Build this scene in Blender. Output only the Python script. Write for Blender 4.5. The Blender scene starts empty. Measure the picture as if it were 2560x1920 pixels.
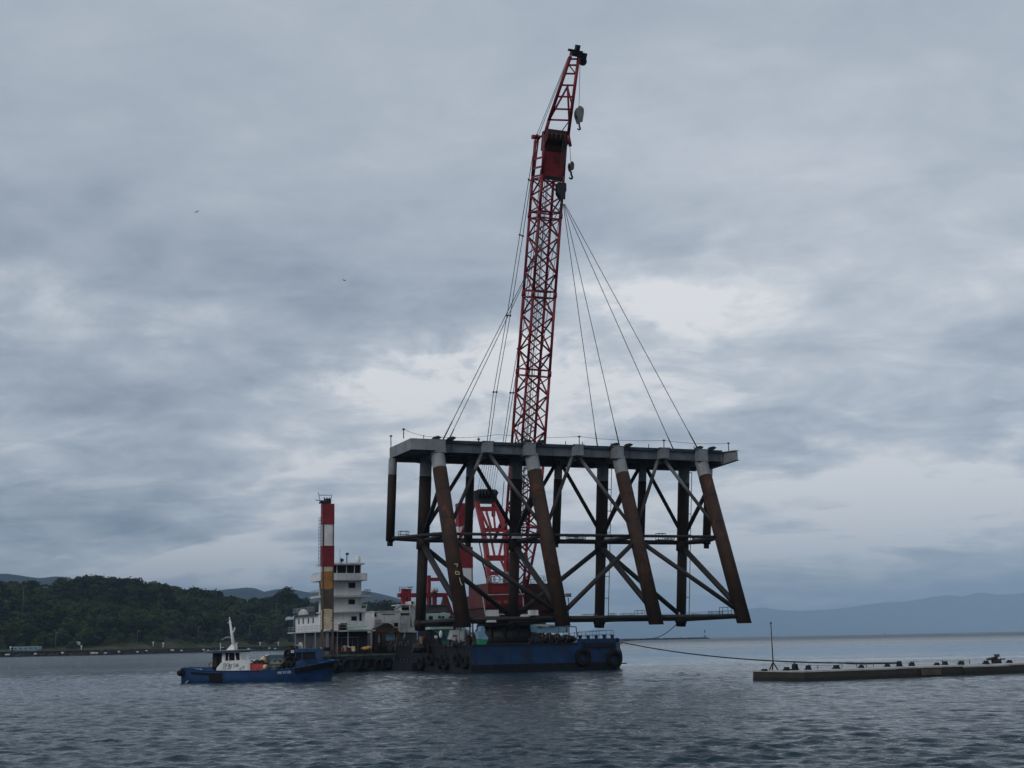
import bpy, math, random
import numpy as np
from mathutils import Vector
random.seed(7)
rng = np.random.default_rng(7)
SC = bpy.context.scene
COL = SC.collection
# ------------------------------------------------------------------ camera
F = 1400.0
PITCH = math.atan(256.7 / F)
RHO = math.atan(0.019)
EYE = Vector((0, 0, 3.5))
_R = Vector((1, 0, 0)); _U = Vector((0, -math.sin(PITCH), math.cos(PITCH))); _F = Vector((0, math.cos(PITCH), math.sin(PITCH)))
CR = _R * math.cos(RHO) - _U * math.sin(RHO)
CU = _R * math.sin(RHO) + _U * math.cos(RHO)
def ray(sx, sy):
    """direction of the sight line through a point of the 2560 x 1920 photo"""
    return CR * ((sx - 1280) / 2.5) + CU * ((960 - sy) / 2.5) + _F * F
def at(sx, sy, Y):
    d = ray(sx, sy); return EYE + d * (Y / d.y)
def dirv(sx, sy):
    return ray(sx, sy).normalized()
PSI = math.radians(22)
UA = Vector((math.cos(PSI), math.sin(PSI), 0)); VA = Vector((-math.sin(PSI), math.cos(PSI), 0)); ZA = Vector((0, 0, 1))
def pt(u, s, z):
    return UA * u + VA * s + ZA * z
def fp(sx, sy, s):
    """point where a sight line meets the upright plane at distance s along VA"""
    d = ray(sx, sy); t = (s - VA.dot(EYE)) / VA.dot(d); return EYE + d * t
def uz(sx, sy, s):
    p = fp(sx, sy, s); return UA.dot(p), p.z
cam = bpy.data.cameras.new('camera'); co = bpy.data.objects.new('camera', cam); COL.objects.link(co)
from mathutils import Matrix
m = Matrix((CR, CU, -_F)).transposed().to_4x4(); m.translation = EYE
co.matrix_world = m
cam.sensor_fit = 'HORIZONTAL'; cam.sensor_width = 36; cam.lens = F / 1024 * 36
cam.clip_start = 0.5; cam.clip_end = 300000
SC.camera = co
# ------------------------------------------------------------------ mesh builder
class MB:
    def __init__(self):
        self.v = []; self.f = []; self.mi = []; self.sm = []
    def add(self, vs, fs, mi=0, smooth=False):
        o = len(self.v); self.v += [tuple(x) for x in vs]
        for f in fs:
            self.f.append(tuple(i + o for i in f)); self.mi.append(mi); self.sm.append(smooth)
        return self
    def box(self, c, ax, ay, az, hx, hy, hz, mi=0):
        c = Vector(c); vs = []
        for k in range(8):
            vs.append(c + ax * (hx if k & 1 else -hx) + ay * (hy if k & 2 else -hy) + az * (hz if k & 4 else -hz))
        return self.add(vs, [(0, 2, 3, 1), (4, 5, 7, 6), (0, 1, 5, 4), (2, 6, 7, 3), (0, 4, 6, 2), (1, 3, 7, 5)], mi)
    def ubox(self, u0, u1, s0, s1, z0, z1, mi=0):
        return self.box(pt((u0 + u1) / 2, (s0 + s1) / 2, (z0 + z1) / 2), UA, VA, ZA, abs(u1 - u0) / 2, abs(s1 - s0) / 2, abs(z1 - z0) / 2, mi)
    def bar(self, a, b, w, h, up=ZA, mi=0):
        a = Vector(a); b = Vector(b); d = (b - a); L = d.length
        if L < 1e-6: return self
        d /= L; x = d.cross(up)
        if x.length < 1e-4: x = d.cross(Vector((1, 0, 0)))
        x.normalize(); y = x.cross(d)
        return self.box((a + b) / 2, x, d, y, w / 2, L / 2, h / 2, mi)
    def tube(self, a, b, r, r2=None, n=8, mi=0, caps=True, smooth=True):
        a = Vector(a); b = Vector(b); r2 = r if r2 is None else r2
        d = b - a
        if d.length < 1e-6: return self
        d.normalize(); x = d.cross(ZA)
        if x.length < 1e-3: x = d.cross(Vector((1, 0, 0)))
        x.normalize(); y = d.cross(x)
        vs = []
        for k in range(n):
            t = 2 * math.pi * k / n; o = x * math.cos(t) + y * math.sin(t); vs.append(a + o * r)
        for k in range(n):
            t = 2 * math.pi * k / n; o = x * math.cos(t) + y * math.sin(t); vs.append(b + o * r2)
        self.add(vs, [(k, (k + 1) % n, n + (k + 1) % n, n + k) for k in range(n)], mi, smooth)
        if caps:
            o = len(self.v) - 2 * n
            self.f.append(tuple(o + k for k in reversed(range(n)))); self.mi.append(mi); self.sm.append(False)
            self.f.append(tuple(o + n + k for k in range(n))); self.mi.append(mi); self.sm.append(False)
        return self
    def path(self, pts, r, n=6, mi=0):
        pts = [Vector(p) for p in pts]
        for a, b in zip(pts[:-1], pts[1:]): self.tube(a, b, r, r, n, mi)
        return self
    def prism(self, pts, ext, mi=0):
        """closed polygon (points in space) pushed along ext"""
        ext = Vector(ext); n = len(pts); a = [Vector(p) for p in pts]; vs = a + [p + ext for p in a]
        fs = [(k, (k + 1) % n, n + (k + 1) % n, n + k) for k in range(n)]
        fs += [tuple(reversed(range(n))), tuple(range(n, 2 * n))]
        return self.add(vs, fs, mi)
    def ball(self, c, r, seg=12, rings=8, sc=(1, 1, 1), mi=0, half=False, jit=0):
        c = Vector(c); vs = []; fs = []
        top = 0 if not half else 0
        lo = math.pi if not half else math.pi / 2
        for i in range(rings + 1):
            th = lo * i / rings
            for k in range(seg):
                ph = 2 * math.pi * k / seg; q = 1 + (random.uniform(-jit, jit) if jit else 0)
                vs.append(c + Vector((math.sin(th) * math.cos(ph) * r * sc[0] * q, math.sin(th) * math.sin(ph) * r * sc[1] * q, math.cos(th) * r * sc[2] * q)))
        for i in range(rings):
            for k in range(seg):
                fs.append((i * seg + k, (i + 1) * seg + k, (i + 1) * seg + (k + 1) % seg, i * seg + (k + 1) % seg))
        return self.add(vs, fs, mi, not jit)
    def torus(self, c, axis, R, r, n=16, m_=8, mi=0):
        c = Vector(c); axis = Vector(axis).normalized(); x = axis.cross(ZA)
        if x.length < 1e-3: x = axis.cross(Vector((1, 0, 0)))
        x.normalize(); y = axis.cross(x); vs = []
        for i in range(n):
            t = 2 * math.pi * i / n; o = x * math.cos(t) + y * math.sin(t)
            for k in range(m_):
                p = 2 * math.pi * k / m_; vs.append(c + o * (R + r * math.cos(p)) + axis * (r * math.sin(p)))
        return self.add(vs, [(i * m_ + k, i * m_ + (k + 1) % m_, ((i + 1) % n) * m_ + (k + 1) % m_, ((i + 1) % n) * m_ + k) for i in range(n) for k in range(m_)], mi, True)
    def rails(self, pts, h, r=.02, mi=0, every=1.2, mid=True):
        """posts and rails along a polyline at its own height"""
        pts = [Vector(p) for p in pts]
        for a, b in zip(pts[:-1], pts[1:]):
            n = max(1, int((b - a).length / every))
            for k in range(n + 1):
                p = a.lerp(b, k / n); self.tube(p, p + ZA * h, r, n=5, mi=mi)
            self.tube(a + ZA * h, b + ZA * h, r, n=5, mi=mi)
            if mid: self.tube(a + ZA * h * .52, b + ZA * h * .52, r * .8, n=5, mi=mi)
        return self
    def build(self, name, mats, parent=None, loc=None):
        if not isinstance(mats, (list, tuple)): mats = [mats]
        org = Vector(ORG[parent.name]) if parent is not None else (Vector(loc) if loc is not None else Vector((0, 0, 0)))
        me = bpy.data.meshes.new(name)
        o_ = tuple(org)
        me.from_pydata([(v[0] - o_[0], v[1] - o_[1], v[2] - o_[2]) for v in self.v], [], self.f)
        for mm in mats: me.materials.append(mm)
        me.polygons.foreach_set('material_index', self.mi); me.polygons.foreach_set('use_smooth', self.sm)
        me.update()
        ob = bpy.data.objects.new(name, me); COL.objects.link(ob)
        if parent is not None: ob.parent = parent
        else: ob.location = org
        ORG[ob.name] = tuple(org)
        return ob
ORG = {}
def tag(o, label=None, cat=None, group=None, kind=None):
    if label: o['label'] = label
    if cat: o['category'] = cat
    if group: o['group'] = group
    if kind: o['kind'] = kind
    return o
def thing(name, label, cat, loc, group=None):
    o = bpy.data.objects.new(name, None); COL.objects.link(o); o.location = loc; o.empty_display_size = .5
    ORG[o.name] = tuple(loc); return tag(o, label, cat, group)
def dup(root, loc, label=None, group=None, rotz=None, scale=None):
    r = root.copy(); COL.objects.link(r); r.location = loc
    if rotz is not None: r.rotation_euler = (0, 0, rotz)
    if scale is not None: r.scale = (scale,) * 3
    if label: r['label'] = label
    if group: r['group'] = group
    for ch in list(root.children):
        c = ch.copy(); COL.objects.link(c); c.parent = r
        for g in ch.children:
            d = g.copy(); COL.objects.link(d); d.parent = c
    return r
# ------------------------------------------------------------------ materials
def nmat(name):
    mt = bpy.data.materials.new(name); mt.use_nodes = True; nt = mt.node_tree
    return mt, nt, nt.nodes['Principled BSDF']
def paint(name, col, rough=.55, dirt=None, amt=.5, scale=.6, streak=True, metal=0, bump=.0, var=.25, rust=None, spec=.35):
    """painted or bare surface: uneven tone, vertical grime streaks, patches of wear"""
    mt, nt, bs = nmat(name); N = nt.nodes; L = nt.links
    geo = N.new('ShaderNodeNewGeometry'); mp = N.new('ShaderNodeMapping'); mp.inputs['Scale'].default_value = (1, 1, .16 if streak else 1)
    L.new(geo.outputs['Position'], mp.inputs['Vector'])
    n1 = N.new('ShaderNodeTexNoise'); n1.inputs['Scale'].default_value = scale * 3; n1.inputs['Detail'].default_value = 6; n1.inputs['Roughness'].default_value = .65
    L.new(mp.outputs[0], n1.inputs['Vector'])
    n2 = N.new('ShaderNodeTexNoise'); n2.inputs['Scale'].default_value = scale; n2.inputs['Detail'].default_value = 5; n2.inputs['Roughness'].default_value = .6
    L.new(geo.outputs['Position'], n2.inputs['Vector'])
    r2 = N.new('ShaderNodeMapRange'); r2.inputs[1].default_value = .3; r2.inputs[2].default_value = .7; r2.inputs[3].default_value = 1 - var; r2.inputs[4].default_value = 1 + var
    L.new(n2.outputs[0], r2.inputs[0])
    sc = N.new('ShaderNodeVectorMath'); sc.operation = 'SCALE'; sc.inputs[0].default_value = col; L.new(r2.outputs[0], sc.inputs['Scale'])
    out = sc.outputs[0]
    d = dirt or tuple(c * .35 for c in col)
    r1 = N.new('ShaderNodeMapRange'); r1.inputs[1].default_value = .52; r1.inputs[2].default_value = .72; r1.inputs[3].default_value = 0; r1.inputs[4].default_value = amt
    L.new(n1.outputs[0], r1.inputs[0])
    mx = N.new('ShaderNodeMix'); mx.data_type = 'RGBA'; L.new(r1.outputs[0], mx.inputs[0]); L.new(out, mx.inputs[6]); mx.inputs[7].default_value = (*d, 1); out = mx.outputs[2]
    if rust:
        n3 = N.new('ShaderNodeTexNoise'); n3.inputs['Scale'].default_value = scale * 1.7; n3.inputs['Detail'].default_value = 8; n3.inputs['Roughness'].default_value = .7
        mp3 = N.new('ShaderNodeMapping'); mp3.inputs['Location'].default_value = (13, 7, 3); mp3.inputs['Scale'].default_value = (1, 1, .45); L.new(geo.outputs['Position'], mp3.inputs['Vector']); L.new(mp3.outputs[0], n3.inputs['Vector'])
        r3 = N.new('ShaderNodeMapRange'); r3.inputs[1].default_value = .55; r3.inputs[2].default_value = .66; r3.inputs[4].default_value = rust[1]
        L.new(n3.outputs[0], r3.inputs[0])
        m3 = N.new('ShaderNodeMix'); m3.data_type = 'RGBA'; L.new(r3.outputs[0], m3.inputs[0]); L.new(out, m3.inputs[6]); m3.inputs[7].default_value = (*rust[0], 1); out = m3.outputs[2]
    L.new(out, bs.inputs['Base Color'])
    bs.inputs['Roughness'].default_value = rough; bs.inputs['Metallic'].default_value = metal; bs.inputs['Specular IOR Level'].default_value = spec
    if bump:
        b = N.new('ShaderNodeBump'); b.inputs['Strength'].default_value = bump; b.inputs['Distance'].default_value = .05; L.new(n1.outputs[0], b.inputs['Height']); L.new(b.outputs[0], bs.inputs['Normal'])
    return mt
RUST = (.075, .03, .016)
M = {}
M['leg'] = paint('weathered_brown_steel', (.042, .0235, .017), .75, (.018, .014, .0125), .85, .45, rust=((.115, .040, .020), .8), spec=.2, bump=.2)
M['col'] = paint('dark_brown_steel', (.028, .019, .015), .75, (.014, .012, .011), .6, .4, rust=((.055, .027, .017), .6), spec=.2)
M['white_steel'] = paint('grey_white_paint', (.245, .255, .26), .6, (.12, .12, .115), .5, .5, spec=.25)
M['deck_grey'] = paint('grey_girder_paint', (.22, .235, .245), .6, (.10, .105, .11), .6, .4, spec=.25, var=.3)
M['girder'] = paint('shop_primed_girder', (.115, .128, .14), .6, (.06, .065, .07), .5, .4, spec=.25)
M['deck_top'] = paint('deck_plate_blue_grey', (.022, .034, .052), .6, (.015, .02, .025), .5, .5, False)
M['brace'] = paint('brace_steel', (.022, .019, .018), .65, (.015, .014, .013), .6, .6, rust=((.05, .03, .02), .6), spec=.3)
M['bracewhite'] = paint('brace_grey_paint', (.12, .122, .125), .6, (.07, .06, .055), .8, .6)
M['rope'] = paint('dark_wire_rope', (.025, .026, .03), .6, None, .3, 2, False)
M['paler'] = paint('galvanised_wire', (.20, .21, .22), .5, None, .3, 2, False)
M['red'] = paint('crane_red_paint', (.21, .015, .023), .5, (.075, .012, .015), .8, .7, rust=((.06, .02, .014), .5), spec=.3, var=.35)
M['redb'] = paint('bright_red_paint', (.21, .016, .020), .5, (.08, .015, .013), .7, .5, rust=(RUST, .35))
M['redspud'] = paint('marking_red_paint', (.20, .016, .026), .55, (.11, .012, .018), .5, .8)
M['redd'] = paint('deep_red_paint', (.10, .014, .014), .55, (.03, .01, .01), .7, .7)
M['redk'] = paint('shaded_red_paint', (.045, .011, .010), .65, (.016, .008, .008), .8, .6)  # crane red with the shade on house and head put into the colour
M['polegrey'] = paint('lamp_pole_grey', (.11, .115, .12), .6)
M['black'] = paint('black_steel', (.014, .014, .015), .6, (.03, .025, .02), .4, .8, rust=((.04, .022, .014), .4))
M['rubber'] = paint('black_rubber', (.012, .012, .012), .85, (.03, .03, .03), .5, 3, False, spec=.15)
M['white'] = paint('white_ship_paint', (.70, .70, .69), .5, (.38, .36, .33), .5, .55, rust=((.32, .2, .12), .25), var=.12)
M['white2'] = paint('old_white_paint', (.50, .51, .49), .6, (.27, .26, .23), .6, .6, rust=((.25, .15, .09), .4), var=.18)
M['cream'] = paint('cream_paint', (.56, .46, .30), .6, (.34, .27, .17), .5, .7)
M['orange'] = paint('orange_paint', (.42, .18, .045), .6, (.25, .12, .04), .6, .7)
M['brownp'] = paint('brown_grey_paint', (.085, .068, .05), .7, (.05, .042, .033), .6, .8)
M['framebr'] = paint('spud_frame_brown', (.11, .078, .058), .65, (.05, .04, .034), .7, .8)
M['glass'] = paint('dark_window_glass', (.008, .010, .012), .35, None, .2, 1, False, spec=.18)
M['blue'] = paint('hull_blue_paint', (.006, .036, .11), .5, (.006, .016, .035), .75, .45, rust=((.035, .022, .018), .6), var=.4)
M['bluegrey'] = paint('faded_blue_hull', (.028, .07, .105), .65, (.015, .025, .03), .7, .4, rust=((.03, .026, .022), .7), var=.4)
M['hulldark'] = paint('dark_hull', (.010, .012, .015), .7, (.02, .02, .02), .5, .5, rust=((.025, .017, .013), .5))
M['boatblue'] = paint('boat_blue_paint', (.013, .048, .135), .5, (.016, .022, .038), .8, .7, var=.35, rust=((.035, .026, .022), .45))
M['tarpblue'] = paint('light_blue_tarp', (.03, .17, .50), .6, (.02, .1, .3), .4, 1.2, False)
M['paleblue'] = paint('pale_blue_sheet', (.20, .36, .47), .6, (.12, .24, .34), .5, .8)
M['green'] = paint('green_sheet', (.02, .26, .13), .6, None, .3, 1)
M['teal'] = paint('teal_paint', (.035, .13, .14), .55, (.02, .06, .06), .6, .8)
M['palegreen'] = paint('pale_green_paint', (.33, .43, .38), .6, (.2, .25, .22), .5, .8)
M['greyst'] = paint('grey_galvanised', (.28, .29, .30), .5, (.15, .14, .13), .5, 1.2)
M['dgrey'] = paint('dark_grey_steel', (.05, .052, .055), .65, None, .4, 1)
M['rustst'] = paint('rusty_steel', (.062, .034, .022), .85, (.03, .02, .015), .7, 1.5, False, spec=.15)
M['wood'] = paint('timber', (.20, .14, .085), .8, (.1, .07, .045), .6, 2, False)
M['redbox'] = paint('orange_red_box', (.42, .050, .040), .5, (.25, .03, .03), .4, 1.5)
M['net'] = paint('net_grey_green', (.15, .17, .15), .9, (.05, .055, .05), .8, 3, False, bump=.6)
M['yellow'] = paint('yellow_tarp', (.50, .36, .07), .7, None, .4, 2, False)
M['concrete'] = paint('pale_concrete', (.40, .40, .39), .85, (.2, .2, .19), .6, .8, False, bump=.2)
M['wet'] = paint('wet_dark_concrete', (.038, .032, .024), .7, (.014, .014, .011), .8, .7, rust=((.07, .06, .045), .5), bump=.3)
M['blockgrey'] = paint('weathered_block_grey', (.15, .155, .14), .6, (.07, .07, .06), .7, 1.5)
M['deckgreen'] = paint('deck_edge_green', (.085, .11, .085), .7, (.03, .035, .03), .8, .8, rust=((.05, .03, .02), .6))
M['stone'] = paint('pale_stone', (.55, .54, .52), .9, None, .4, 2, False)
M['quay'] = paint('dark_riprap', (.035, .030, .026), .9, (.015, .014, .013), .7, .25, False, bump=.5)
M['bird'] = paint('bird_grey', (.03, .03, .032), .8, None, .3, 3, False)
M['flag'] = paint('pale_blue_flag', (.45, .58, .68), .8, None, .2, 2, False)
M['weed'] = paint('weed_stained_concrete', (.016, .017, .011), .6, (.03, .03, .02), .7, 1.3, False, bump=.4)
# ------------------------------------------------------------------ sky, sun, air
SUN_DIR = Vector((-.55, -.62, .56)).normalized()
def sky_world():
    w = bpy.data.worlds.new('World'); SC.world = w; w.use_nodes = True; nt = w.node_tree; N = nt.nodes; L = nt.links
    N.clear()
    out = N.new('ShaderNodeOutputWorld')
    sk = N.new('ShaderNodeTexSky'); sk.sky_type = 'NISHITA'; sk.sun_disc = False
    sk.sun_elevation = math.asin(SUN_DIR.z); sk.sun_rotation = math.atan2(SUN_DIR.x, SUN_DIR.y)
    bg = N.new('ShaderNodeBackground'); bg.inputs[1].default_value = .08; L.new(sk.outputs[0], bg.inputs[0])
    tc = N.new('ShaderNodeTexCoord'); D = tc.outputs['Generated']
    nrm = N.new('ShaderNodeVectorMath'); nrm.operation = 'NORMALIZE'; L.new(D, nrm.inputs[0]); D = nrm.outputs[0]
    sep = N.new('ShaderNodeSeparateXYZ'); L.new(D, sep.inputs[0])
    def math_(op, a, b=None, clamp=False):
        n = N.new('ShaderNodeMath'); n.operation = op; n.use_clamp = clamp
        for i, q in enumerate((a, b)):
            if q is None: continue
            if isinstance(q, (int, float)): n.inputs[i].default_value = q
            else: L.new(q, n.inputs[i])
        return n.outputs[0]
    def noise(vec, scale, detail, rough, dist=0, loc=(0, 0, 0), sc=(1, 1, 1), rot=0):
        mp = N.new('ShaderNodeMapping'); mp.inputs['Location'].default_value = loc; mp.inputs['Scale'].default_value = sc; mp.inputs['Rotation'].default_value = (0, 0, rot); L.new(vec, mp.inputs['Vector'])
        n = N.new('ShaderNodeTexNoise'); n.inputs['Scale'].default_value = scale; n.inputs['Detail'].default_value = detail; n.inputs['Roughness'].default_value = rough; n.inputs['Distortion'].default_value = dist
        L.new(mp.outputs[0], n.inputs['Vector']); return n
    # the cloud sheet lies flat overhead: spread directions over a plane
    zz = math_('MAXIMUM', math_('ADD', sep.outputs[2], .20), .08)
    px = math_('DIVIDE', sep.outputs[0], zz); py = math_('DIVIDE', sep.outputs[1], zz)
    cmb = N.new('ShaderNodeCombineXYZ'); L.new(px, cmb.inputs[0]); L.new(py, cmb.inputs[1]); P = cmb.outputs[0]
    f1 = noise(P, 1.5, 7, .52, .4, (3.1, 1.7, 0), (1, 1, 1), .45).outputs[0]
    f2 = noise(P, 4.2, 9, .58, .6, (8.3, 4.4, 0), (.8, 1.1, 1), .35).outputs[0]
    f3 = noise(D, 11, 9, .6, .35, (1.3, 2.2, 5.0), (1, 1, 2.1)).outputs[0]
    # ragged outline for the large bright and dark masses
    wn = noise(D, 5, 6, .62, 0, (2, 5, 1), (1, 1, 2.2)).outputs['Color']
    ws = N.new('ShaderNodeVectorMath'); ws.operation = 'SUBTRACT'; L.new(wn, ws.inputs[0]); ws.inputs[1].default_value = (.5, .5, .5)
    wm = N.new('ShaderNodeVectorMath'); wm.operation = 'MULTIPLY'; L.new(ws.outputs[0], wm.inputs[0]); wm.inputs[1].default_value = (.20, .0, .10)
    wa = N.new('ShaderNodeVectorMath'); wa.operation = 'ADD'; L.new(D, wa.inputs[0]); L.new(wm.outputs[0], wa.inputs[1]); W = wa.outputs[0]
    v = None; vb = None
    # masses of the cloud sheet: sight point, angular half width and height (radians), lift
    for sx, sy, rx, rz, amt in LOBES:
        d = dirv(sx, sy)
        s = N.new('ShaderNodeVectorMath'); s.operation = 'SUBTRACT'; L.new(W, s.inputs[0]); s.inputs[1].default_value = d
        q = N.new('ShaderNodeVectorMath'); q.operation = 'MULTIPLY'; L.new(s.outputs[0], q.inputs[0]); q.inputs[1].default_value = (1 / rx, .6, 1 / rz)
        l = N.new('ShaderNodeVectorMath'); l.operation = 'LENGTH'; L.new(q.outputs[0], l.inputs[0])
        r = N.new('ShaderNodeMapRange'); r.interpolation_type = 'SMOOTHSTEP'; r.inputs[1].default_value = 1; r.inputs[2].default_value = 0; r.inputs[3].default_value = 0; r.inputs[4].default_value = amt
        L.new(l.outputs['Value'], r.inputs[0])
        if amt > .1: vb = r.outputs[0] if vb is None else math_('ADD', vb, r.outputs[0])
        else: v = r.outputs[0] if v is None else math_('ADD', v, r.outputs[0])
    hi = N.new('ShaderNodeMapRange'); hi.inputs[1].default_value = .12; hi.inputs[2].default_value = .36; hi.inputs[3].default_value = 1.35; hi.inputs[4].default_value = .34; L.new(sep.outputs[2], hi.inputs[0])
    def amp(f, k): return math_('MULTIPLY', math_('MULTIPLY', math_('SUBTRACT', f, .5), k), hi.outputs[0])
    lift = N.new('ShaderNodeMapRange'); lift.inputs[1].default_value = .0; lift.inputs[2].default_value = .30; lift.inputs[3].default_value = .82; lift.inputs[4].default_value = .605; L.new(sep.outputs[2], lift.inputs[0])
    # the bright breaks are torn by the cloud texture
    tr = N.new('ShaderNodeMapRange'); tr.interpolation_type = 'SMOOTHSTEP'; tr.inputs[1].default_value = .36; tr.inputs[2].default_value = .62; tr.inputs[3].default_value = .45; tr.inputs[4].default_value = 1.55
    L.new(noise(D, 13, 10, .62, .5, (4.4, .7, 2.0), (1, 1, 2.0)).outputs[0], tr.inputs[0]); v = math_('ADD', v, math_('MULTIPLY', vb, tr.outputs[0]))
    # a lens shaped cloud bank with a clean upper edge, low at the left
    d = dirv(430, 1385); s = N.new('ShaderNodeVectorMath'); s.operation = 'SUBTRACT'; L.new(D, s.inputs[0]); s.inputs[1].default_value = d
    sp = N.new('ShaderNodeSeparateXYZ'); L.new(s.outputs[0], sp.inputs[0]); xx = sp.outputs[0]
    up = math_('SUBTRACT', math_('SUBTRACT', sp.outputs[2], math_('MULTIPLY', xx, .33)), math_('MULTIPLY', math_('MULTIPLY', xx, xx), -1.6))
    def rng_(src, a, b, c, e_):
        r = N.new('ShaderNodeMapRange'); r.interpolation_type = 'SMOOTHSTEP'; r.inputs[1].default_value = a; r.inputs[2].default_value = b; r.inputs[3].default_value = c; r.inputs[4].default_value = e_; L.new(src, r.inputs[0]); return r.outputs[0]
    bank = math_('MULTIPLY', math_('MULTIPLY', rng_(up, .0035, .0, 0, 1), rng_(up, -.055, -.004, 0, 1)), math_('MULTIPLY', rng_(xx, -.085, -.05, 0, 1), rng_(xx, .03, .11, 1, 0)))
    v = math_('ADD', v, math_('MULTIPLY', bank, .30))
    # crisp edges where the next cloud deck shows
    edge = noise(P, 2.6, 10, .6, .7, (5.2, 9.4, 0), (.8, 1.2, 1), .3).outputs[0]
    er = rng_(edge, .49, .57, -.035, .045); v = math_('ADD', v, math_('MULTIPLY', er, rng_(sep.outputs[2], .10, .32, 1.25, .22)))
    v = math_('ADD', v, lift.outputs[0]); v = math_('ADD', v, amp(f1, .50)); v = math_('ADD', v, amp(f2, .62)); v = math_('ADD', v, amp(f3, .62))
    cr = N.new('ShaderNodeValToRGB'); e = cr.color_ramp
    for p, c in RAMP:
        k = e.elements.new(p); k.color = (*c, 1)
    e.elements.remove(e.elements[0]); e.elements.remove(e.elements[-1])
    L.new(v, cr.inputs[0])
    bc = N.new('ShaderNodeBackground'); bc.inputs[1].default_value = 1; L.new(cr.outputs[0], bc.inputs[0])
    mx = N.new('ShaderNodeMixShader'); mx.inputs[0].default_value = .95; L.new(bg.outputs[0], mx.inputs[1]); L.new(bc.outputs[0], mx.inputs[2]); L.new(mx.outputs[0], out.inputs[0])
RAMP = [(.02, (.115, .155, .26)), (.2, (.195, .24, .345)), (.36, (.288, .34, .428)), (.50, (.385, .445, .527)), (.64, (.482, .54, .618)), (.80, (.635, .685, .75)), (.97, (.90, .91, .93))]
K = 2560 / 2212
LOBES = [(a * K, b * K, c, d, e) for a, b, c, d, e in [
    (1480, 640, .13, .045, .27), (960, 790, .17, .05, .23), (1150, 850, .17, .07, .18), (640, 890, .16, .03, .06), (720, 1020, .16, .06, .12), (360, 990, .2, .05, .09), (2000, 180, .32, .16, .05),
    (120, 690, .16, .045, .15), (60, 520, .30, .10, -.12), (70, 1100, .22, .055, -.26), (270, 1120, .16, .035, -.16), (340, 1200, .18, .03, .15),
    (720, 640, .34, .07, -.09), (450, 830, .30, .06, -.14), (480, 1280, .32, .035, -.08), (150, 1250, .20, .04, -.10), (60, 900, .2, .05, -.08),
    (1800, 1060, .26, .05, .10), (1800, 1200, .5, .05, .10), (1500, 1150, .3, .06, .06), (1650, 940, .16, .03, -.12), (1350, 330, .40, .11, .05), (1850, 640, .35, .16, .09),
    (900, 1060, .20, .09, .06), (1320, 520, .16, .05, -.08), (1900, 1000, .14, .025, .10), (2150, 1080, .18, .025, .08), (1900, 1325, .5, .024, -.20), (300, 1320, .5, .025, -.10), (300, 250, .35, .10, -.03)]]
sky_world()
sun = bpy.data.lights.new('sun', 'SUN'); sun.energy = .85; sun.angle = math.radians(22); sun.color = (1, .97, .93)
so = bpy.data.objects.new('sun', sun); COL.objects.link(so); so.rotation_euler = SUN_DIR.to_track_quat('Z', 'Y').to_euler(); so.location = (-200, -200, 300)
SC.view_settings.view_transform = 'Standard'; SC.view_settings.look = 'None'; SC.view_settings.exposure = 0; SC.view_settings.gamma = 1
SC.cycles.use_denoising = True; SC.cycles.max_bounces = 6; SC.cycles.volume_bounces = 0
hz = MB().box((0, 0, 447), Vector((1, 0, 0)), Vector((0, 1, 0)), ZA, 32000, 32000, 453)
hm = bpy.data.materials.new('sea_air'); hm.use_nodes = True; hn = hm.node_tree; hn.nodes.clear()
ho = hn.nodes.new('ShaderNodeOutputMaterial'); pv = hn.nodes.new('ShaderNodeVolumePrincipled'); pv.inputs['Density'].default_value = 8e-5; pv.inputs['Color'].default_value = (.52, .75, 1, 1); pv.inputs['Anisotropy'].default_value = -.5
hn.links.new(pv.outputs[0], ho.inputs['Volume'])
tag(hz.build('haze', hm), 'thin blue sea air over the whole bay', 'haze', kind='stuff')
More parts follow.
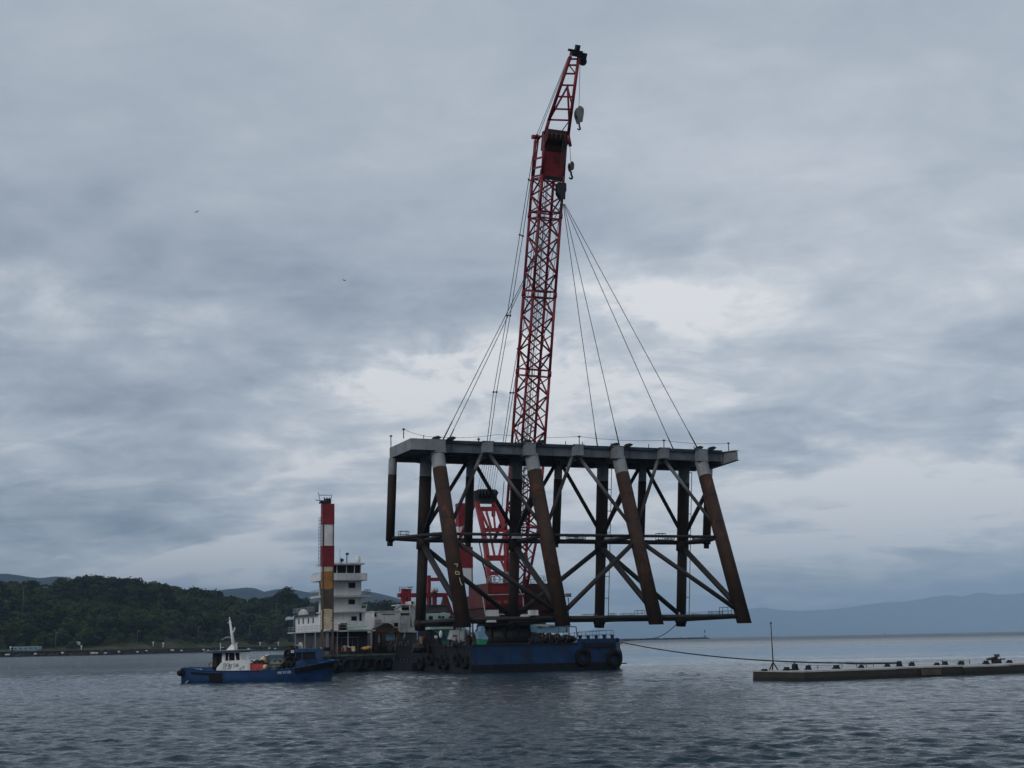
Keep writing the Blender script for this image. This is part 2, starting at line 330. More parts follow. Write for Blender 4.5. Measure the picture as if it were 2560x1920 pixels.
# ------------------------------------------------------------------ water
def water():
    mt, nt, bs = nmat('sea_water'); N = nt.nodes; L = nt.links
    bs.inputs['Base Color'].default_value = (.008, .028, .043, 1); bs.inputs['Roughness'].default_value = .06; bs.inputs['IOR'].default_value = 1.333; bs.inputs['Specular IOR Level'].default_value = .27
    geo = N.new('ShaderNodeNewGeometry')
    def nz(scale, detail, sc, rot=.5):
        mp = N.new('ShaderNodeMapping'); mp.inputs['Scale'].default_value = sc; mp.inputs['Rotation'].default_value = (0, 0, rot); L.new(geo.outputs['Position'], mp.inputs['Vector'])
        n = N.new('ShaderNodeTexNoise'); n.inputs['Scale'].default_value = scale; n.inputs['Detail'].default_value = detail; n.inputs['Roughness'].default_value = .6; L.new(mp.outputs[0], n.inputs['Vector']); return n.outputs[0]
    a = nz(2.6, 6, (1, 1.3, 1)); b = nz(.32, 6, (1, 1.5, 1)); c = nz(.012, 5, (.5, 1.6, 1), .1)
    mr = N.new('ShaderNodeMapRange'); mr.inputs[1].default_value = .38; mr.inputs[2].default_value = .62; mr.inputs[3].default_value = .5; mr.inputs[4].default_value = 1; L.new(c, mr.inputs[0])
    sx_ = N.new('ShaderNodeSeparateXYZ'); L.new(geo.outputs['Position'], sx_.inputs[0])
    def sm(src, a_, b_):
        r = N.new('ShaderNodeMapRange'); r.interpolation_type = 'SMOOTHSTEP'; r.inputs[1].default_value = a_; r.inputs[2].default_value = b_; L.new(src, r.inputs[0]); return r.outputs[0]
    def mul(a_, b_, op='MULTIPLY'):
        n = N.new('ShaderNodeMath'); n.operation = op
        for i_, q in enumerate((a_, b_)):
            if isinstance(q, (int, float)): n.inputs[i_].default_value = q
            else: L.new(q, n.inputs[i_])
        return n.outputs[0]
    yw = mul(sx_.outputs[1], mul(c, 260.0), 'ADD'); xw = mul(sx_.outputs[0], mul(c, 60.0), 'ADD')
    slick = mul(mul(sm(yw, 318, 352), sm(yw, 620, 500)), sm(xw, 30, 46))      # calm water in the lee of the barge
    keep = mul(1.0, mul(slick, .8), 'SUBTRACT'); mr_ = mul(mr.outputs[0], keep)
    b1 = N.new('ShaderNodeBump'); b1.inputs['Distance'].default_value = .10; L.new(a, b1.inputs['Height']); L.new(mr_, b1.inputs['Strength'])
    b2 = N.new('ShaderNodeBump'); b2.inputs['Distance'].default_value = .6; L.new(b, b2.inputs['Height']); L.new(b1.outputs[0], b2.inputs['Normal'])
    m2 = N.new('ShaderNodeMath'); m2.operation = 'MULTIPLY'; m2.inputs[1].default_value = .75; L.new(mr_, m2.inputs[0]); L.new(m2.outputs[0], b2.inputs['Strength'])
    rg = N.new('ShaderNodeMapRange'); rg.inputs[1].default_value = 200; rg.inputs[2].default_value = 1500; rg.inputs[3].default_value = .06; rg.inputs[4].default_value = .42; L.new(sx_.outputs[1], rg.inputs[0])
    L.new(mul(rg.outputs[0], mul(1.0, mul(slick, .5), 'SUBTRACT')), bs.inputs['Roughness'])   # far off, unresolved chop
    L.new(b2.outputs[0], bs.inputs['Normal'])
    # rings round the viewpoint, fine where the sea is near and in view
    rr = [3.0]
    while rr[-1] < 31000:
        r = rr[-1]; k = .03 if r < 24 else (.0027 if r < 110 else .0036 if r < 330 else (.012 if r < 900 else .06)); rr.append(r * (1 + k))
    rr = np.array(rr)
    th = np.concatenate([np.linspace(-180, -32, 26)[:-1], np.linspace(-32, 32, 520), np.linspace(32, 180, 26)[1:]]) * math.pi / 180
    T, RR = np.meshgrid(th, rr); X = RR * np.sin(T); Y = RR * np.cos(T)
    Z = np.zeros_like(X); DX = np.zeros_like(X); DY = np.zeros_like(X)
    fade = np.clip((1500 - RR) / 1200, 0, 1) * np.clip((math.radians(33) - np.abs(T)) / math.radians(4), 0, 1) * np.clip((RR - 6) / 14, 0, 1)
    patch = .75 + .35 * np.sin(X * .043 + 1.2 * np.sin(Y * .021)) * np.sin(Y * .031 + 1 + 1.3 * np.sin(X * .027))
    g = np.random.default_rng(11)
    for i in range(84):
        lam = .30 * (6.6 ** (i / 83.0)) * g.uniform(.92, 1.08)
        ang = math.radians(256) + g.normal(0, .42)
        k = 2 * math.pi / lam; kx, ky = k * math.cos(ang), k * math.sin(ang)
        A = .0074 * lam ** .9 * g.uniform(.5, 1.3) * (1 if lam < 2.2 else .8)
        ph = kx * X + ky * Y + g.uniform(0, 6.28)
        # waves too short for the local spacing of the rings are left to the bump
        w = np.clip((lam / (RR * np.where(RR < 110, .0027, .0036) * 2.2) - .6) / .8, 0, 1) if lam < 3 else 1.0
        s = np.sin(ph) * w; c_ = np.cos(ph) * w
        Z += A * s; DX += A * .8 * math.cos(ang) * c_; DY += A * .8 * math.sin(ang) * c_
    amp = fade * patch
    X = X + DX * amp; Y = Y + DY * amp; Z = Z * amp
    nr, nc = X.shape
    co_ = np.stack([X, Y, Z], -1).reshape(-1, 3).astype(np.float32)
    i = np.arange(nr - 1)[:, None] * nc + np.arange(nc - 1)[None, :]
    q = np.stack([i, i + 1, i + nc + 1, i + nc], -1)[:, :, ::-1].reshape(-1, 4).astype(np.int32)
    me = bpy.data.meshes.new('water'); me.vertices.add(len(co_)); me.vertices.foreach_set('co', co_.ravel())
    # the patch under the camera
    me.loops.add(q.size); me.loops.foreach_set('vertex_index', q.ravel()); me.polygons.add(len(q)); me.polygons.foreach_set('loop_start', np.arange(0, q.size, 4, dtype=np.int32)); me.polygons.foreach_set('loop_total', np.full(len(q), 4, dtype=np.int32))
    me.polygons.foreach_set('use_smooth', np.ones(len(q), dtype=bool)); me.update(calc_edges=True); me.validate()
    me.materials.append(mt)
    o = bpy.data.objects.new('water', me); COL.objects.link(o); tag(o, 'choppy steel blue harbour water', 'water', kind='structure')
water()
# ------------------------------------------------------------------ far mountains
def ridge(name, pts, Y, depth, mat, label, rough=.06, seed=1, step=None):
    """a mountain range: crest through sight points, slopes falling towards and away from the viewer"""
    P = [at(x, y, Y) for x, y in pts]; xs = np.array([p.x for p in P]); zs = np.array([p.z for p in P])
    n = 260; X = np.linspace(xs[0], xs[-1], n); crest = np.interp(X, xs, zs)
    g = np.random.default_rng(seed); mb = MB(); rows = 14; vs = []
    bumps = sum(np.sin(X / (xs[-1] - xs[0]) * 6.28 * f + g.uniform(0, 6)) / f for f in (7, 13, 23, 41, 67, 97))
    for j in range(-rows, rows + 1):
        t = abs(j) / rows
        spur = sum(np.sin(X / (xs[-1] - xs[0]) * 6.28 * f + g.uniform(0, 6) + 2.5 * t) / f for f in (11, 19, 37, 61, 90)) * 1.5
        zr = crest * (1 - t) ** 1.15 * (1 + rough * t * 3 * spur) + crest.max() * rough * .12 * bumps * (1 - t) - (3 if t > .99 else 0)
        for k in range(n): vs.append((X[k], Y + j / rows * depth + crest.max() * .3 * spur[k] * t * (1 - t), max(zr[k], -2.5)))
    fs = [(a * n + k, a * n + k + 1, (a + 1) * n + k + 1, (a + 1) * n + k) for a in range(2 * rows) for k in range(n - 1)]
    mb.add(vs, fs, 0, True); return tag(mb.build(name, mat), label, 'mountains', kind='structure')
M['mount'] = paint('far_forested_slope', (.034, .048, .060), 1, (.05, .062, .07), .5, .004, False, spec=0)
def r6(l): return [(x * .34358, 1380 + y * .34358) for x, y in l]
def rr_(l): return [(1860 + x * .31645, 1480 + y * .31645) for x, y in l]
ridge('mountains', [(-420, 1500), (-200, 1450)] + r6([(0, 158), (60, 158), (110, 165), (220, 182), (290, 190), (400, 178), (470, 182), (560, 205), (800, 250), (1100, 300), (1380, 320), (1540, 293), (1640, 272), (1800, 258), (1860, 265), (1925, 290), (1990, 275), (2060, 266), (2110, 270)]) +
      [(742, 1475), (772, 1481), (840, 1478), (915, 1478), (941, 1482), (971, 1489), (1001, 1497), (1040, 1512), (1090, 1530), (1150, 1560), (1200, 1596)], 4700, 1500, M['mount'], 'blue wooded mountains behind the near green hill', .05, 3)
ridge('mountains', [(1440, 1590), (1520, 1560), (1600, 1540), (1700, 1530), (1800, 1527)] + rr_([(60, 132), (150, 122), (200, 128), (270, 142), (450, 149), (650, 140), (800, 125), (960, 101), (1120, 79), (1230, 78), (1300, 72), (1450, 45), (1600, 22), (1650, 25), (1720, 36), (1850, 5), (1900, 6), (2000, 22), (2100, 18), (2212, 8)]) + [(2660, 1490), (2800, 1500), (3000, 1540), (3200, 1575)], 26000, 4200, M['mount'], 'pale hazy mountain range across the bay', .05, 5)
# ------------------------------------------------------------------ near shore: ground, hill, woods
WL = [(-260, 1648.4), (0, 1643), (230, 1638.5), (430, 1633), (600, 1628.5), (760, 1625), (1010, 1620.5)]
def wl(sx, dz=0.0):
    y = np.interp(sx, [a for a, _ in WL], [b for _, b in WL]); d = ray(sx, y); t = -EYE.z / d.z; return EYE + d * t
CREST = [(-260, 1462)] + r6([(0, 212), (100, 212), (170, 232), (235, 236), (300, 244), (380, 230), (450, 190), (520, 202), (600, 190), (690, 182), (800, 186), (880, 214), (950, 205), (1040, 224), (1180, 230), (1310, 246), (1400, 266), (1480, 296), (1600, 312), (1700, 330), (1820, 352), (1900, 330), (1990, 312), (2090, 300), (2150, 330)]) + [(750, 1503), (800, 1503), (860, 1510), (930, 1505), (960, 1508), (985, 1507), (1005, 1521), (1060, 1545), (1150, 1575)]
CY = 1120
cx_ = [at(a, b, CY).x for a, b in CREST]; cz_ = [at(a, b, CY).z - 10.5 for a, b in CREST]
SHX = [wl(a).x for a in np.linspace(-260, 1010, 40)]; SHY = [wl(a).y for a in np.linspace(-260, 1010, 40)]
def shore_y(x): return float(np.interp(x, SHX, SHY))
def ground_z(x, y):
    sy = shore_y(x); d = y - sy
    if d < 0: return -3.0
    if d < 26: return 2.7 + .5 * (d / 26)
    t = min(1.0, (d - 26) / max(60, CY - sy - 26)); s = t * t * (3 - 2 * t) * .55 + t * .45
    # the hill follows sight lines: crest height for the direction of this point
    c = float(np.interp(x * CY / y, cx_, cz_)) * (y / CY) ** .3
    und = 1 + .16 * math.sin(x * .045 + y * .013) * math.sin(y * .03 + 1.7) * (1 - t) + .08 * math.sin(x * .11 + 2) * (1 - t)
    z = 3.2 + max(0, c - 3.2) * s * und
    if y > CY: z = 3.2 + max(0, c - 3.2) * max(0, 1 - (y - CY) / 420)
    return z
gm, nt, bs = nmat('bank_ground'); N = nt.nodes; L = nt.links
geo = N.new('ShaderNodeNewGeometry'); n1 = N.new('ShaderNodeTexNoise'); n1.inputs['Scale'].default_value = .12; n1.inputs['Detail'].default_value = 6; L.new(geo.outputs['Position'], n1.inputs['Vector'])
cr = N.new('ShaderNodeValToRGB'); e = cr.color_ramp.elements; e[0].position = .35; e[0].color = (.026, .038, .013, 1); e[1].position = .62; e[1].color = (.080, .076, .046, 1); L.new(n1.outputs[0], cr.inputs[0]); L.new(cr.outputs[0], bs.inputs['Base Color']); bs.inputs['Roughness'].default_value = 1; bs.inputs['Specular IOR Level'].default_value = 0
gx = np.linspace(SHX[0], SHX[-1], 90); gd = [0, 2, 8, 14, 20, 26, 34, 44, 56, 70, 90, 110, 135, 160, 190, 220, 260, 300, 350, 420, 520, 640, 780]
mb = MB(); vs = []
for d in gd:
    for x in gx:
        xx = x * (1 + d / 1000); y = shore_y(x) + d; vs.append((xx, y, ground_z(xx, y) if d > 0 else 2.65))
n = len(gx); mb.add(vs, [(a * n + k, a * n + k + 1, (a + 1) * n + k + 1, (a + 1) * n + k) for a in range(len(gd) - 1) for k in range(n - 1)], 0, True)
tag(mb.build('ground', gm), 'grassy shore rising to a wooded hill', 'ground', kind='structure')
# boulder seawall
mb = MB(); sx = np.linspace(-240, 1005, 620); g = np.random.default_rng(4); vs = []
prof = [(-3.0, -2.5), (-2.3, .1), (-1.5, .9), (-.7, 1.7), (.2, 2.55), (1.2, 2.75)]
for d, z in prof:
    for q in sx:
        p = wl(q); vs.append((p.x + g.normal(0, .25), p.y + d + 1.2 + g.normal(0, .5), z + (g.normal(0, .24) if 0 < z else 0)))
n = len(sx); mb.add(vs, [(a * n + k, a * n + k + 1, (a + 1) * n + k + 1, (a + 1) * n + k) for a in range(len(prof) - 1) for k in range(n - 1)])
tag(mb.build('seawall', M['quay']), 'dark rubble seawall along the far shore', 'seawall')
# woods
def foliage(name, c1, c2, scale):
    mt, nt, bs = nmat(name); N = nt.nodes; L = nt.links
    geo = N.new('ShaderNodeNewGeometry'); n1 = N.new('ShaderNodeTexNoise'); n1.inputs['Scale'].default_value = scale; n1.inputs['Detail'].default_value = 3; L.new(geo.outputs['Position'], n1.inputs['Vector'])
    n2 = N.new('ShaderNodeTexNoise'); n2.inputs['Scale'].default_value = .022; n2.inputs['Detail'].default_value = 2; L.new(geo.outputs['Position'], n2.inputs['Vector'])
    ad = N.new('ShaderNodeMath'); ad.operation = 'MULTIPLY_ADD'; ad.inputs[1].default_value = .55; L.new(n1.outputs[0], ad.inputs[0]); mu = N.new('ShaderNodeMath'); mu.operation = 'MULTIPLY'; mu.inputs[1].default_value = .45; L.new(n2.outputs[0], mu.inputs[0]); L.new(mu.outputs[0], ad.inputs[2])
    at_ = N.new('ShaderNodeAttribute'); at_.attribute_name = 'tint'; t2 = N.new('ShaderNodeMath'); t2.operation = 'MULTIPLY_ADD'; t2.inputs[1].default_value = .42; t2.inputs[2].default_value = -.21; L.new(at_.outputs['Fac'], t2.inputs[0]); t3 = N.new('ShaderNodeMath'); L.new(ad.outputs[0], t3.inputs[0]); L.new(t2.outputs[0], t3.inputs[1]); ad = t3
    cr = N.new('ShaderNodeValToRGB'); e = cr.color_ramp.elements; e[0].position = .40; e[0].color = (*c1, 1); e[1].position = .60; e[1].color = (*c2, 1); L.new(ad.outputs[0], cr.inputs[0]); L.new(cr.outputs[0], bs.inputs['Base Color'])
    bs.inputs['Roughness'].default_value = .9; bs.inputs['Specular IOR Level'].default_value = .05; return mt
M['leaf'] = foliage('woodland_foliage', (.0065, .014, .0075), (.040, .057, .017), .12)
M['leaf2'] = foliage('dark_round_foliage', (.0065, .014, .008), (.022, .034, .013), .12)
M['bark'] = paint('tree_bark', (.05, .04, .03), .9, None, .5, 1)
def crown_proto(seed, nl=11, leaves=18, rad=4.4, h=5.6, size=.95):
    g = np.random.default_rng(seed); V = []
    for b in range(nl):
        a = g.uniform(0, 6.28); rr = rad * .62 * math.sqrt(g.uniform(0, 1)); c = np.array([rr * math.cos(a), rr * math.sin(a), h * g.uniform(.28, .95)]); br = rad * g.uniform(.34, .6)
        c[2] -= .25 * h * (rr / rad) ** 2
        for l in range(leaves):
            d = g.normal(0, 1, 3); d[2] = abs(d[2]) * .9 - .15; d /= np.linalg.norm(d)
            p = c + d * br * g.uniform(.75, 1.1)
            nrm = d + g.normal(0, .55, 3); nrm /= np.linalg.norm(nrm); t = np.cross(nrm, [0, 0, 1.0]); t /= np.linalg.norm(t) + 1e-6; bb = np.cross(nrm, t); s = size * g.uniform(.6, 1.35)
            V.append([p - t * s, p - bb * s * .6, p + t * s * 1.05, p + bb * s * .75])
    return np.array(V)  # quads x 4 x 3
PRO = [crown_proto(20 + i, 11 + i % 4, 24 + (i % 3) * 4, 4.0 + .5 * (i % 4), 5.2 + .7 * (i % 3), .74) for i in range(8)]
def quads_mesh(name, Q, mat, tint=None):
    Q = Q.reshape(-1, 4, 3); me = bpy.data.meshes.new(name); nq = len(Q); me.vertices.add(nq * 4); me.vertices.foreach_set('co', Q.astype(np.float32).ravel())
    me.loops.add(nq * 4); me.loops.foreach_set('vertex_index', np.arange(nq * 4, dtype=np.int32)); me.polygons.add(nq); me.polygons.foreach_set('loop_start', np.arange(0, nq * 4, 4, dtype=np.int32)); me.polygons.foreach_set('loop_total', np.full(nq, 4, dtype=np.int32)); me.update(calc_edges=True); me.materials.append(mat)
    at_ = me.attributes.new('tint', 'FLOAT', 'POINT'); at_.data.foreach_set('value', (np.full(nq * 4, .5) if tint is None else np.repeat(tint, 4)).astype(np.float32)); return me
g = np.random.default_rng(9); allq = []; tq = []; cnt = 0
for d in list(np.arange(30, 380, 5.8)):
    for sxq in np.arange(-230, 1010, 19):
        q = sxq + g.uniform(-12, 12); p = wl(q); dd = d + g.uniform(-3.5, 3.5)
        x = p.x * (1 + dd / p.y) + g.uniform(-1, 1); y = p.y + dd
        if y > CY + 30: continue
        if dd < 46 and g.uniform() < .35: continue
        if y < CY - 20 and g.uniform() < .22: continue
        s = g.choice([.6, .8, 1.0, 1.15, 1.4]) * g.uniform(.9, 1.1) * (.5 if dd < 44 else .75 if dd < 64 else 1); z = ground_z(x, y) + (0.2 if dd < 60 else 1.0) * s
        Q = PRO[int(g.integers(8))]; a = g.uniform(0, 6.28); ca, sa = math.cos(a), math.sin(a)
        R = Q.copy(); R[..., 0] = (Q[..., 0] * ca - Q[..., 1] * sa) * s + x; R[..., 1] = (Q[..., 0] * sa + Q[..., 1] * ca) * s + y; R[..., 2] = Q[..., 2] * s * g.uniform(.85, 1.15) + z
        allq.append(R); tq.append(np.full(len(R), g.uniform(0, 1))); cnt += 1
wd = bpy.data.objects.new('woodland', quads_mesh('woodland', np.concatenate(allq), M['leaf'], np.concatenate(tq))); COL.objects.link(wd)
tag(wd, 'dark green broadleaf woods covering the hill behind the shore', 'woodland', kind='stuff')
def tree(name, sx, sy_top, Y, wid, ht, label, seed, mat='leaf2', leaves=46, nl=26):
    top = at(sx, sy_top, Y); base = Vector((top.x, Y, top.z - ht))
    r = thing(name, label, 'tree', base)
    t = MB(); t.tube(base - ZA * 3, base + ZA * ht * .45, ht * .04, ht * .02, 8)
    for k in range(5):
        a = k * 1.26; t.tube(base + ZA * ht * (.25 + .05 * k), base + Vector((math.cos(a) * wid * .3, math.sin(a) * wid * .3, ht * (.55 + .05 * k))), ht * .016, ht * .006, 6)
    t.build('trunk', M['bark'], r)
    Q = crown_proto(seed, nl, leaves, wid / 2, ht * .86, .72); Q[..., 2] += ht * .04
    zm = Q[..., 2].max(); Q[..., 2] *= ht / zm
    c = bpy.data.objects.new('crown', quads_mesh('crown', Q, M[mat])); COL.objects.link(c); c.parent = r; ORG[c.name] = tuple(base)
    return r
tree('round_tree', 716, 1465, 1000, 15.5, 17, 'tall dark rounded tree on the ridge just left of the white ship bridge', 51)
tree('round_tree', 343, 1443.5, 1100, 10, 11, 'small domed tree standing proud of the middle of the hill crest', 52)
tree('round_tree', 82, 1450, 1090, 9, 12, 'lone dome shaped tree in the dip of the crest near the white hut', 53)
tree('round_tree', 160, 1441, 1100, 17, 13, 'broad pale crowned tree on the crest right of the white hut', 54, 'leaf')
tree('round_tree', 200, 1442, 1115, 14, 12, 'dark low tree in the notch of the crest beside the broad pale tree', 57)
tree('round_tree', 236, 1438, 1110, 18, 13, 'wide flat topped tree at the highest point of the hill', 55, 'leaf')
tree('round_tree', 276, 1440, 1112, 19, 13, 'wide dark tree on the summit right of the flat topped one', 58)
tree('round_tree', 490, 1468, 1095, 12, 9, 'dark bushy tree where the crest drops to the saddle', 56)
tree('round_tree', 957, 1498, 1050, 19, 15, 'large rounded dark tree between the white ship bridge and the red gantry', 59, leaves=50)
tree('round_tree', 990, 1503, 1045, 15, 13, 'rounded dark tree ending the woods left of the red gantry', 60)
# things on the shore
def onbank(sx, dd, dz=0):
    p = wl(sx); y = p.y + dd; x = p.x * y / p.y; return Vector((x, y, ground_z(x, y) + dz))
lp = None
for sx, sy, dd, lab in [(137.4, 1581, 12, 'thin grey lamp post on the bank right of the long low house'), (342, 1577.5, 12, 'thin grey lamp post on the bank in mid hill, tallest of the row'), (495, 1565.5, 40, 'pale lamp post above the bank left of the workboat mast'), (623, 1564, 30, 'dark lamp post on the bank between workboat mast and ship'), (690.6, 1522, 60, 'leaning grey pole among the trees left of the ship'), (57, 1485, 95, 'pale pole with a side lamp high in the trees at far left')]:
    b = onbank(sx, dd); h = max(6, at(sx, sy, b.y).z - b.z)
    if sx in (57,): b = at(sx, 1521, 860); h = 13
    if sx > 690: b = at(sx, 1548, 950); h = 10.5
    t = thing('lamp_post', lab, 'lamp post', b, 'lamp posts along the far shore')
    q = MB().tube(b - ZA * (.3 if dd < 60 else 6), b + ZA * h, .14, .10, 8); q.tube(b + ZA * h, b + ZA * (h + .1) + Vector((.9, 0, 0)), .07, .07, 6); q.build('pole', M['polegrey'], t)
    MB().box(b + ZA * (h + .05) + Vector((1.0, 0, 0)), Vector((1, 0, 0)), Vector((0, 1, 0)), ZA, .38, .2, .12).build('lamp_head', M['greyst'], t)
# pale boulders along the waterline
proto = None
for X, Y_ in [(55, 748), (258, 742), (455, 735), (678, 737), (703, 737), (765, 736), (865, 727), (1000, 728), (1065, 719), (1250, 716), (1320, 718), (1480, 712), (1808, 705), (1960, 701), (2003, 703)]:
    sx, sy = X * .34358, 1380 + Y_ * .34358; p = wl(sx); p = at(sx, sy, p.y - 1.6)
    if proto is None:
        proto = MB().ball(p, .95, 9, 6, (1.15, .9, .62), jit=.13).build('boulder', M['stone'], loc=p); proto.location = p
        tag(proto, 'pale rounded boulder lying on the dark seawall', 'boulder', 'pale boulders on the dark seawall'); o = proto
    else:
        o = proto.copy(); COL.objects.link(o); o.location = p
    o.rotation_euler = (0, 0, random.uniform(0, 6)); o.scale = (random.uniform(.7, 1.5), 1, random.uniform(.7, 1.1))
proto = None
for X, Y_, dd in [(74, 692, 10), (590, 690, 10), (1113, 660, 20), (1186, 678, 14), (1722, 690, 5), (1892, 665, 22), (2025, 664, 16)]:
    sx = X * .34358; p = onbank(sx, dd)
    if proto is None:
        proto = thing('marker_post', 'short white marker post on the grassy bank', 'marker post', p, 'white marker posts on the bank')
        MB().tube(p - ZA * .2, p + ZA * 2.0, .32, .28, 8).build('post', M['white2'], proto); MB().box(p + ZA * 2.3, Vector((1, 0, 0)), Vector((0, 1, 0)), ZA, .42, .3, .32).build('cap', M['white'], proto)
    else: dup(proto, p, scale=random.uniform(.8, 1.15))
# long low house and green roofed neighbour at the waterside
def shore_house(name, sx0, sx1, sy0, sy1, dd, label, wallm, basem, roofm, nwin):
    p = wl((sx0 + sx1) / 2); Y = p.y + dd; a = at(sx0, sy1, Y); b = at(sx1, sy1, Y); zt = at((sx0 + sx1) / 2, sy0, Y).z; zb = ground_z(a.x, Y); x0, x1 = a.x, b.x; hh = zt - zb
    t = thing(name, label, 'house', Vector(((x0 + x1) / 2, Y, zb))); X_ = Vector((1, 0, 0)); Y_ = Vector((0, 1, 0)); c = (x0 + x1) / 2; w = (x1 - x0) / 2
    MB().box((c, Y + 3, zb + hh * .2 - .5), X_, Y_, ZA, w, 3, hh * .2 + .5).build('plinth', basem, t)
    MB().box((c, Y + 3.1, zb + hh * .67), X_, Y_, ZA, w * .99, 2.9, hh * .27).build('wall', wallm, t)
    MB().box((c, Y + 3, zt - hh * .02), X_, Y_, ZA, w * 1.02, 3.3, hh * .045).build('roof', roofm, t)
    for k in range(nwin):
        xc = x0 + (k + .5) * 2 * w / nwin
        f = MB().box((xc, Y + .18, zb + hh * .68), X_, Y_, ZA, w / nwin * .55, .06, hh * .17).build('window', M['white2'], t)
        MB().box((xc, Y + .1, zb + hh * .68), X_, Y_, ZA, w / nwin * .45, .05, hh * .13).build('pane', M['glass'], f)
M['tealb'] = paint('faded_teal_board', (.10, .16, .17), .7, (.05, .08, .08), .5, .4)
shore_house('low_house', 32, 95, 1617, 1633, 6, 'long low white house with dark windows above a teal base', M['paleblue'], M['tealb'], M['white'], 5)
shore_house('low_house', -40, 26, 1625, 1641, 3, 'teal boathouse at the waters edge on the far left', M['tealb'], M['tealb'], M['paleblue'], 4)
p = onbank(186, 30); t = thing('billboard', 'blank pale green billboard on posts by the shore path', 'billboard', p); zt = at(186, 1604.5, p.y).z; zb = at(186, 1613.5, p.y).z; w = (at(199, 1610, p.y).x - at(172, 1610, p.y).x) / 2
MB().box((p.x, p.y, (zt + zb) / 2), Vector((1, 0, .03)).normalized(), Vector((0, 1, 0)), ZA, w, .15, (zt - zb) / 2).build('panel', M['palegreen'], t)
for q in (-.7, 0, .7): MB().tube((p.x + w * q, p.y + .3, p.z - .5), (p.x + w * q, p.y + .3, zt - .3), .12, n=6).build('post', M['dgrey'], t)
hp = at(111, 1470.5, 1085); t = thing('hut', 'tiny white roofed hut among the trees on the crest', 'hut', hp)
MB().box(hp - ZA * 3.2, Vector((1, 0, 0)), Vector((0, 1, 0)), ZA, 2.1, 2, 3).build('wall', M['palegreen'], t); MB().box(hp + ZA * .3, Vector((1, 0, 0)), Vector((0, 1, 0)), ZA, 2.3, 2.2, .5).build('roof', M['white'], t)
# far breakwater with its light tower, far ship
a = at(1545, 1597.8, 2600); b = at(1773, 1593.2, 2600); mb = MB()
nn = 60; g = np.random.default_rng(2)
for k in range(nn):
    x0 = a.x + (b.x - a.x) * k / nn; x1 = a.x + (b.x - a.x) * (k + 1) / nn; hh = 3.1 * min(1, (nn - k) / 2.2) + g.normal(0, .25)
    mb.box(((x0 + x1) / 2, 2600, hh / 2 - .5), Vector((1, 0, 0)), Vector((0, 1, 0)), ZA, (x1 - x0) / 2 + .8, 5, hh / 2 + .5)
tag(mb.build('breakwater', M['quay'], loc=Vector((a.x, 2600, 0))), 'low dark breakwater on the horizon beneath the hanging steel frame', 'breakwater')
b = at(1762.5, 1592.5, 2598); b.z = 2.6; t = thing('light_tower', 'thin dark light tower with a pale band at the breakwater end', 'lighthouse', b)
h = at(1762.5, 1574.3, 2598).z - 2.6
MB().tube(b, b + ZA * h * .34, 1.15, 1.0, 10).build('base', M['black'], t); MB().tube(b + ZA * h * .34, b + ZA * h * .55, .95, .85, 10).build('band', M['white'], t)
MB().tube(b + ZA * h * .55, b + ZA * h * .86, .9, .8, 10).build('tower', M['black'], t); q = MB().tube(b + ZA * h * .86, b + ZA * h * .9, 1.5, 1.5, 10); q.tube(b + ZA * h * .9, b + ZA * h, 1.0, .7, 8).build('lantern', M['black'], t)
b = at(2211, 1583.5, 7000); b.z = 0; t = thing('sailing_boat', 'tiny distant boat on the horizon below the hazy mountains', 'boat', b)
MB().box(b + ZA * 1.2, Vector((1, 0, 0)), Vector((0, 1, 0)), ZA, 4.5, 2, 2).build('hull', M['black'], t); q = MB().tube(b, b + ZA * 15, .35, .2, 6); q.build('mast', M['dgrey'], t); MB().prism([b + Vector((.6, 0, 2)), b + Vector((4.2, 0, 2)), b + Vector((.8, 0, 12))], (0, .3, 0)).build('sail', M['greyst'], t)
# gulls
def gull(sx, sy, Y, label, span, bank):
    c = at(sx, sy, Y); mb = MB(); mb.ball(c, .16 * span, 8, 6, (1.7, .6, .6))
    for s in (-1, 1):
        a = c + Vector((0, 0, .02)); m1 = c + Vector((s * .28 * span, .05, (.16 + bank * s) * span)); e_ = c + Vector((s * .55 * span, .2, (.05 + 2 * bank * s) * span)); w = Vector((0, .12 * span, -.03 * span))
        mb.prism([a - w, m1 - w, m1 + w, a + w], (0, 0, .03)); mb.prism([m1 - w, e_, m1 + w], (0, 0, .02))
    mb.prism([c + Vector((-.25 * span, 0, 0)), c + Vector((-.42 * span, .08, 0)), c + Vector((-.42 * span, -.08, 0))], (0, 0, .02))
    tag(mb.build('gull', M['bird'], loc=c), label, 'gull')
gull(491.5, 530, 260, 'distant dark gull high in the left sky, the larger of two', .75, .12)
gull(861, 701, 300, 'tiny dark gull left of the crane, the lower of two', .8, -.1)
# ------------------------------------------------------------------ hanging steel jacket
def r1(x, y): return (940 + x * .217, 1060 + y * .217)
def r2(x, y): return (1380 + x * .2351, 1060 + y * .2351)
def r3(x, y): return (940 + x * .217, 1340 + y * .217)
def r4(x, y): return (1380 + x * .2351, 1340 + y * .2351)
SB = VA.dot(at(1065.2, 1300, 165))
SF = SB - 6.0; SD = SF - .9; SM = SD + 1.1
_u0 = UA.dot(fp(*r1(398, 170), SD)); _d = ray(974, 1122); SE = VA.dot(EYE + _d * ((_u0 - UA.dot(EYE)) / UA.dot(_d))) - .2; S3 = SE - .75
ZT = fp(*r1(400, 166), SD)[2]          # deck top
GH = 1.42; ZS = ZT - GH
ZMID = 15.3; ZBOT = 5.0
U0 = UA.dot(fp(*r1(398, 170), SD)); U1 = UA.dot(fp(*r2(1970, 285), SD))
jb = pt((U0 + U1) / 2, SB, ZBOT)
JK = thing('steel_jacket', 'huge rust brown tubular steel jacket with grey girder deck hanging from the crane', 'steel jacket', jb)
